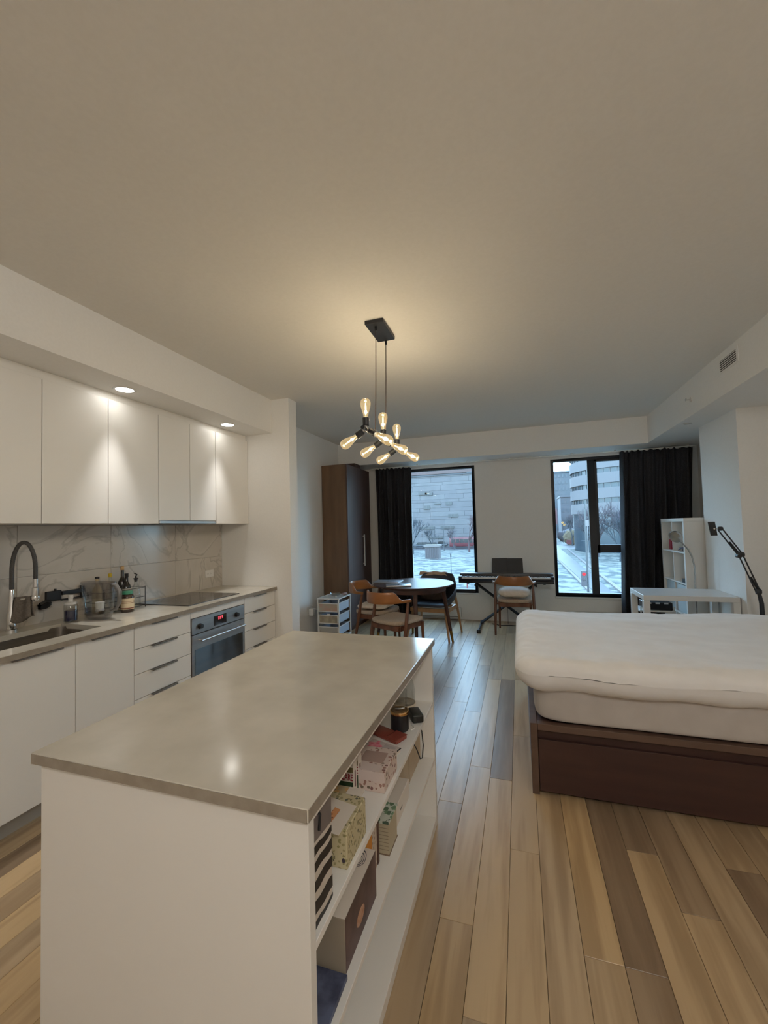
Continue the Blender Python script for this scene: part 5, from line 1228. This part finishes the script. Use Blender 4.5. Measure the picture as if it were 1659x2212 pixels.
# kiosk, bollard, fence posts
t = thing('kiosk', 'small ribbed utility kiosk on the snowy lawn', 'kiosk', (-13.7, 68, G))
obj('cabin', MB().box(-14.8, -12.6, 67, 69, G, -1.85), mat('grey_brown_kiosk', (0.069,0.058,0.059,1), .7), t, smooth=False)
for k in range(8): obj('rib', MB().box(-14.75 + k * .28, -14.62 + k * .28, 66.93, 67, G + .1, -1.9), mat('kiosk_rib', (0.052,0.043,0.046,1), .7), t, smooth=False)
obj('roof', MB().box(-15, -12.4, 66.8, 69.2, -1.85, -1.55), mat('snowy_roof', (0.122,0.106,0.100,1), .8), t, smooth=False)
t = thing('lawn_post', 'thin dark marker post standing on the snowy lawn', 'post', (-7.1, 44.8, G))
obj('post', MB().tube([(-7.1, 44.8, G), (-7.1, 44.8, G + 1.9)], .035, 8), mat('dark_teal_post', (0.017,0.022,0.025,1), .6), t)
obj('cap', MB().lathe([(0.0, 1.9), (0.07, 1.92), (0.07, 2.3), (0.0, 2.34)], (-7.1, 44.8, G), 10), mat('dark_teal_cap', (0.012,0.017,0.020,1), .6), t)
o = obj('red_stake', MB().box(-4.25, -4.15, 34.5, 34.6, G, G + 0.9), mat('red_stake_paint', (0.102,0.016,0.018,1), .6), smooth=False); tag(o, 'short red stake on the lawn seen under the keyboard', 'stake')

def vehicle(name, label, cat, x, y, L, Wd, Hh, col, bus=False):
    t = thing(name, label, cat, (x, y, G))
    m_ = mat(name + '_paint', col, .35)
    dk = mat(name + '_glass', (0.012,0.013,0.015,1), .2)
    hx = L / 2
    if bus:
        obj('body', MB().box(x - hx, x + hx, y, y + Wd, G + .45, G + Hh), m_, t, bevel=.12, seg=2)
        for k in range(6): obj('window', MB().box(x - hx + .5 + k * (L - 1) / 6, x - hx + .35 + (k + 1) * (L - 1) / 6, y - .03, y, G + Hh * .5, G + Hh * .82), dk, t, smooth=False)
    else:
        obj('body', MB().box(x - hx, x + hx, y, y + Wd, G + .35, G + .9), m_, t, bevel=.12, seg=2)
        obj('cabin', MB().quad_prism([(x - hx * .55, y + .1, G + .9), (x + hx * .6, y + .1, G + .9), (x + hx * .35, y + .1, G + Hh), (x - hx * .35, y + .1, G + Hh)], (0, Wd - .2, 0)), dk, t, smooth=False)
    for s in (-.62, .62): obj('wheel', MB().lathe([(0.0, 0), (.33, 0), (.33, .2), (0.0, .2)], (x + hx * s, y - .03, G + .33), 14, axis=(0, 1, 0)), BLACK, t)
    return t
vehicle('bus', 'red bus parked before the stone building at right', 'bus', -12.2, 97.5, 7.0, 2.4, 2.6, (0.086,0.016,0.020,1), True)
vehicle('car', 'dark blue car leftmost in front of the stone building', 'car', -22.6, 98.5, 5.2, 1.8, 1.5, (0.010,0.013,0.019,1))
vehicle('car', 'dark car parked behind the kiosk', 'car', -19.8, 96.5, 4.4, 1.8, 1.45, (0.012,0.016,0.020,1))
vehicle('car', 'grey car between the kiosk and the red bus', 'car', -18.6, 102.5, 3.2, 1.8, 1.5, (0.025,0.026,0.029,1))
vehicle('van', 'pale van beside the red bus', 'van', -14.6, 105.0, 3.2, 1.8, 2.0, (0.092,0.080,0.076,1))
# street lamp arm and sign gantry
MET = mat('blue_grey_metal', (0.027,0.030,0.034,1), .5)
def street_lamp(label, x, y, h, dx):
    t = thing('street_lamp', label, 'street lamp', (x, y, G))
    obj('pole', MB().tube([(x, y, G), (x, y, G + h)], [.10, .06], 8), MET, t)
    obj('arm', MB().tube([(x, y, G + h), (x + dx * .5, y, G + h + .25), (x + dx, y, G + h + .25)], .05, 6), MET, t)
    obj('lamp_head', MB().box(x + dx - .3, x + dx + .3, y - .15, y + .15, G + h + .12, G + h + .24), MET, t)
street_lamp('tall street lamp whose arm enters the left window view from the right', -3.9, 50, 11.4, -1.5)
street_lamp('street lamp beyond the parked cars in the left window', -15.3, 88, 4.6, -1.6)

# bare trees
def tree_mesh(name, h, seed, spread=0.5, depth=5, col=None):
    r = random.Random(seed); m_ = MB()
    def br(p, d, L, rad, lv):
        q = p + d * L
        m_.tube([p, p + d * L * .5 + Vector((r.uniform(-1,1), r.uniform(-1,1), 0)) * L * .05, q], [rad, rad * .8, rad * .62], 4 if lv < 2 else 3, cap=False)
        if lv >= depth: return
        for k in range(3 if lv < 4 else 2):
            a = r.uniform(0, 2 * PI); s = spread * r.uniform(.6, 1.3)
            nd = (d + Vector((math.cos(a) * s, math.sin(a) * s, r.uniform(-.05, .25)))).normalized()
            br(q - d * L * r.uniform(0, .35), nd, L * r.uniform(.62, .85), max(rad * .6, .018), lv + 1)
    br(Vector((0, 0, 0)), Vector((0, 0, 1)), h * .26, h * .021, 0)
    return finish(m_, name, col, smooth=False)
BARK1 = mat('haze_blue_bark', (0.027,0.030,0.035,1), .9); BARK2 = mat('haze_mauve_bark', (0.049,0.040,0.046,1), .9); BARK3 = mat('reddish_bark', (0.055,0.030,0.032,1), .9)  # blue and mauve tones carry painted distance haze
def tree(mesh, label, x, y, s, group=None, rz=0.0):
    o = bpy.data.objects.new('bare_tree', mesh); COL.objects.link(o); o.location = (x, y, G); o.scale = (s, s, s); o.rotation_euler = (0, 0, rz)
    tag(o, label, 'tree', group); return o
tA = tree_mesh('bare_tree', 8, 3, .55, 6, BARK1); tB = tree_mesh('bare_tree_b', 8, 11, .6, 6, BARK3); tC = tree_mesh('bare_tree_c', 8, 21, .5, 6, BARK2)
tree(tA, 'bare tree with dark branches at the left edge of the left window', -19.6, 78, 1.25)
tree(tA, 'bare tree directly behind the kiosk', -17.2, 84, .85, rz=1.7)
tree(tB, 'reddish bare tree at the right side of the left window', -9.6, 84, 1.25)
tree(tC, 'slim bare tree between the kiosk tree and the reddish tree', -13.8, 92, .8, rz=.6)
k = 0
for i, (x_, y_, s) in enumerate([(12 + i * 1.9 + R.uniform(-.6, .6), 104 + (i % 4) * 8, 1.15 + .25 * R.random()) for i in range(9)] + [(8.6 + i * 1.35, 62 + (i % 3) * 4.2, 1.05 + .14 * (i % 3)) for i in range(9)]):
    tree(tC if i % 3 else tA, 'hazy bare tree in the far row behind the round tower in the right window' if y_ > 90 else 'bare tree with fine twigs in the front row before the round tower', x_, y_, s, 'hazy bare trees beyond the tower' if y_ > 90 else 'bare trees before the round tower', rz=i * 1.3)
o = obj('shrub_mass', MB().blob((19, 127, G + 1.5), 9, 2, 2.3, 2.5, 30, 12, lambda q: q * (1 + .15 * noise.noise(q * .5))), mk('hazy_shrub', (0.040,0.040,0.046,1), (0.062,0.054,0.059,1), 1.2)); tag(o, 'long hazy shrub bank behind the bare trees', 'shrub')
o = obj('yellow_bush', MB().blob((11.9, 108, G + 1.7), 1.8, 1.2, 1.9, 2, 24, 12, lambda q: q * (1 + .3 * noise.noise(q * 1.7))), mk('yellowish_leaves', (0.086,0.067,0.037,1), (0.112,0.080,0.050,1), 3)); tag(o, 'yellowish leafy bush beside the far road', 'bush')
o = obj('red_sign_box', MB().box(9.8, 10.8, 99, 99.3, G + .6, G + 1.5), mat('red_board', (0.102,0.019,0.020,1), .6), smooth=False); tag(o, 'small red board on the ground beyond the road', 'board')
o = obj('red_banner', MB().box(9.3, 9.65, 118, 118.2, 1.2, 5.3).tube([(9.28, 118.1, G), (9.28, 118.1, 5.4)], .06, 6), mat('red_banner_cloth', (0.122,0.040,0.041,1), .6), smooth=False); tag(o, 'tall red banner at the left edge of the right window', 'banner')
for i, (x_, y_, z_) in enumerate(((10.9, 118, 1.55), (11.3, 118, 1.0), (16.0, 118, .9))):
    o = obj('far_light', MB().blob((x_, y_, z_), .32, .2, .28, 2, 12, 8), AMBL); obj('pole', MB().tube([(x_, y_ + .1, G), (x_, y_ + .1, z_ - .2)], .05, 6), MET, o); tag(o, ('amber lamp highest of the glowing pair beyond the trees', 'amber lamp lower of the glowing pair beyond the trees', 'single amber lamp seen in the narrow right pane')[i], 'lamp')

# curved office tower
t = thing('curved_tower', 'round pale office tower with dark window bands in the right window', 'tower', (17.2, 82, G))
cx, cy, rr = 19.2, 86.0, 9.6
TW = mat('pale_tower_cladding', (0.090,0.083,0.085,1), .7); TB = mat('blue_band_glass', (0.020,0.032,0.041,1), .25)
zt = 18.0
obj('core', MB().lathe([(rr - .35, G), (rr - .35, zt)], (cx, cy, 0), 64), TB, t)
zc = 3.2; k = 0
bands = []
z_ = 3.0
while z_ < zt:
    obj('cladding_band', MB().grid(lambda u, v: Vector((cx + rr * math.cos(2*PI*u), cy + rr * math.sin(2*PI*u), z_ + (1.75) * v)), 64, 2, True).grid(lambda u, v: Vector((cx + (rr - .36 * v) * math.cos(2*PI*u), cy + (rr - .36 * v) * math.sin(2*PI*u), z_)), 64, 2, True).grid(lambda u, v: Vector((cx + (rr - .36 * v) * math.cos(2*PI*u), cy + (rr - .36 * v) * math.sin(2*PI*u), z_ + 1.75)), 64, 2, True), TW, t)
    if k < 5:
        for q in range(26):
            a = PI + PI * q / 26
            obj('mullion', MB().tube([(cx + (rr - .3) * math.cos(a), cy + (rr - .3) * math.sin(a), z_ + 1.75), (cx + (rr - .3) * math.cos(a), cy + (rr - .3) * math.sin(a), z_ + 2.55)], .06, 4, cap=False), TW, t)
    z_ += 2.55; k += 1
def block(name, label, x0, x1, y0, y1, h, col, rows, cols, wcol):  # wall and window colours hold painted haze
    t = thing(name, label, 'building', ((x0 + x1) / 2, (y0 + y1) / 2, G))
    obj('walls', MB().box(x0, x1, y0, y1, G, h), mat(name + '_wall', col, .8), t, smooth=False)
    wm = mat(name + '_window', wcol, .4)
    for r_ in range(rows):
        for c_ in range(cols):
            wx = x0 + (x1 - x0) * (c_ + .25) / cols; wz = h - (h - G) * (r_ + .75) / (rows + 1)
            obj('window', MB().box(wx, wx + (x1 - x0) * .5 / cols, y0 - .1, y0, wz, wz + (h - G) * .45 / (rows + 1)), wm, t, smooth=False)
    obj('roof_edge', MB().box(x0 - .2, x1 + .2, y0 - .3, y1, h, h + .5), mat(name + '_coping', tuple(c * 1.15 for c in col[:3]) + (1,), .8), t, smooth=False)
block('slab_building', 'tall slab building behind the round tower, tinted grey blue as haze', 12.5, 19.6, 160, 175, 19.5, (0.053,0.058,0.065,1), 9, 6, (0.035,0.042,0.050,1))
block('hospital_block', 'lower grey building with a pale tower part at the left of the right window', 12.6, 18.0, 140, 150, 9.5, (0.062,0.060,0.067,1), 4, 4, (0.033,0.038,0.047,1))
block('pale_block', 'narrow pale building end beside the lower grey building', 18.2, 20.2, 139, 150, 8.2, (0.102,0.093,0.094,1), 3, 1, (0.074,0.071,0.073,1))
block('annex_block', 'broad dim building far behind the lawn trees', -12, 6, 175, 190, 6, (0.065,0.064,0.069,1), 3, 9, (0.037,0.042,0.050,1))

# pedestrian signal and masts near the road
t = thing('traffic_light', 'grey signal box with glowing red light outside the right window', 'traffic light', (3.28, 25, G))
obj('pole', MB().tube([(3.45, 25.1, G), (3.45, 25.1, 2.2)], .028, 10), MET, t)
sb = obj('signal_box', MB().box(3.13, 3.41, 24.9, 25.1, -2.02, -1.18), mat('grey_signal_housing', (0.040,0.034,0.040,1), .5), t, bevel=.02)
obj('red_lens', MB().lathe([(0.0, .03), (.085, .025), (.09, 0)], (3.27, 24.9, -1.36), 20, axis=(0,-1,0)), REDL, sb)
obj('dark_lens', MB().lathe([(0.0, .02), (.08, .015), (.085, 0)], (3.27, 24.9, -1.65), 20, axis=(0,-1,0)), mat('unlit_lens', (0.025,0.021,0.026,1), .3), sb)
obj('bracket', MB().box(3.36, 3.46, 24.98, 25.08, -1.3, -1.25).box(3.36, 3.46, 24.98, 25.08, -1.95, -1.9), MET, t)
for i, (x_, y_, h_) in enumerate(((4.25, 30.5, 6.5), (4.75, 31, 5.0))):
    t = thing('utility_mast', ('thin lattice mast left of the pair behind the traffic light', 'thin pale mast right of the pair behind the traffic light')[i], 'mast', (x_, y_, G))
    obj('mast', MB().tube([(x_, y_, G), (x_, y_, G + h_)], .035, 8), MET, t)
    obj('cross_arm', MB().tube([(x_ - .35, y_, G + h_ * .62), (x_ + .15, y_, G + h_ * .62)], .02, 6), MET, t)
o = obj('street_sign', MB().box(4.10, 4.40, 29.90, 29.94, 1.2, 1.6).tube([(4.25, 29.92, G), (4.25, 29.92, 1.2)], .02, 6), mat('white_sign_panel', (0.112,0.099,0.097,1), .6), bevel=.01); tag(o, 'small pale square sign on the masts in the right window', 'sign')
o.parent = None
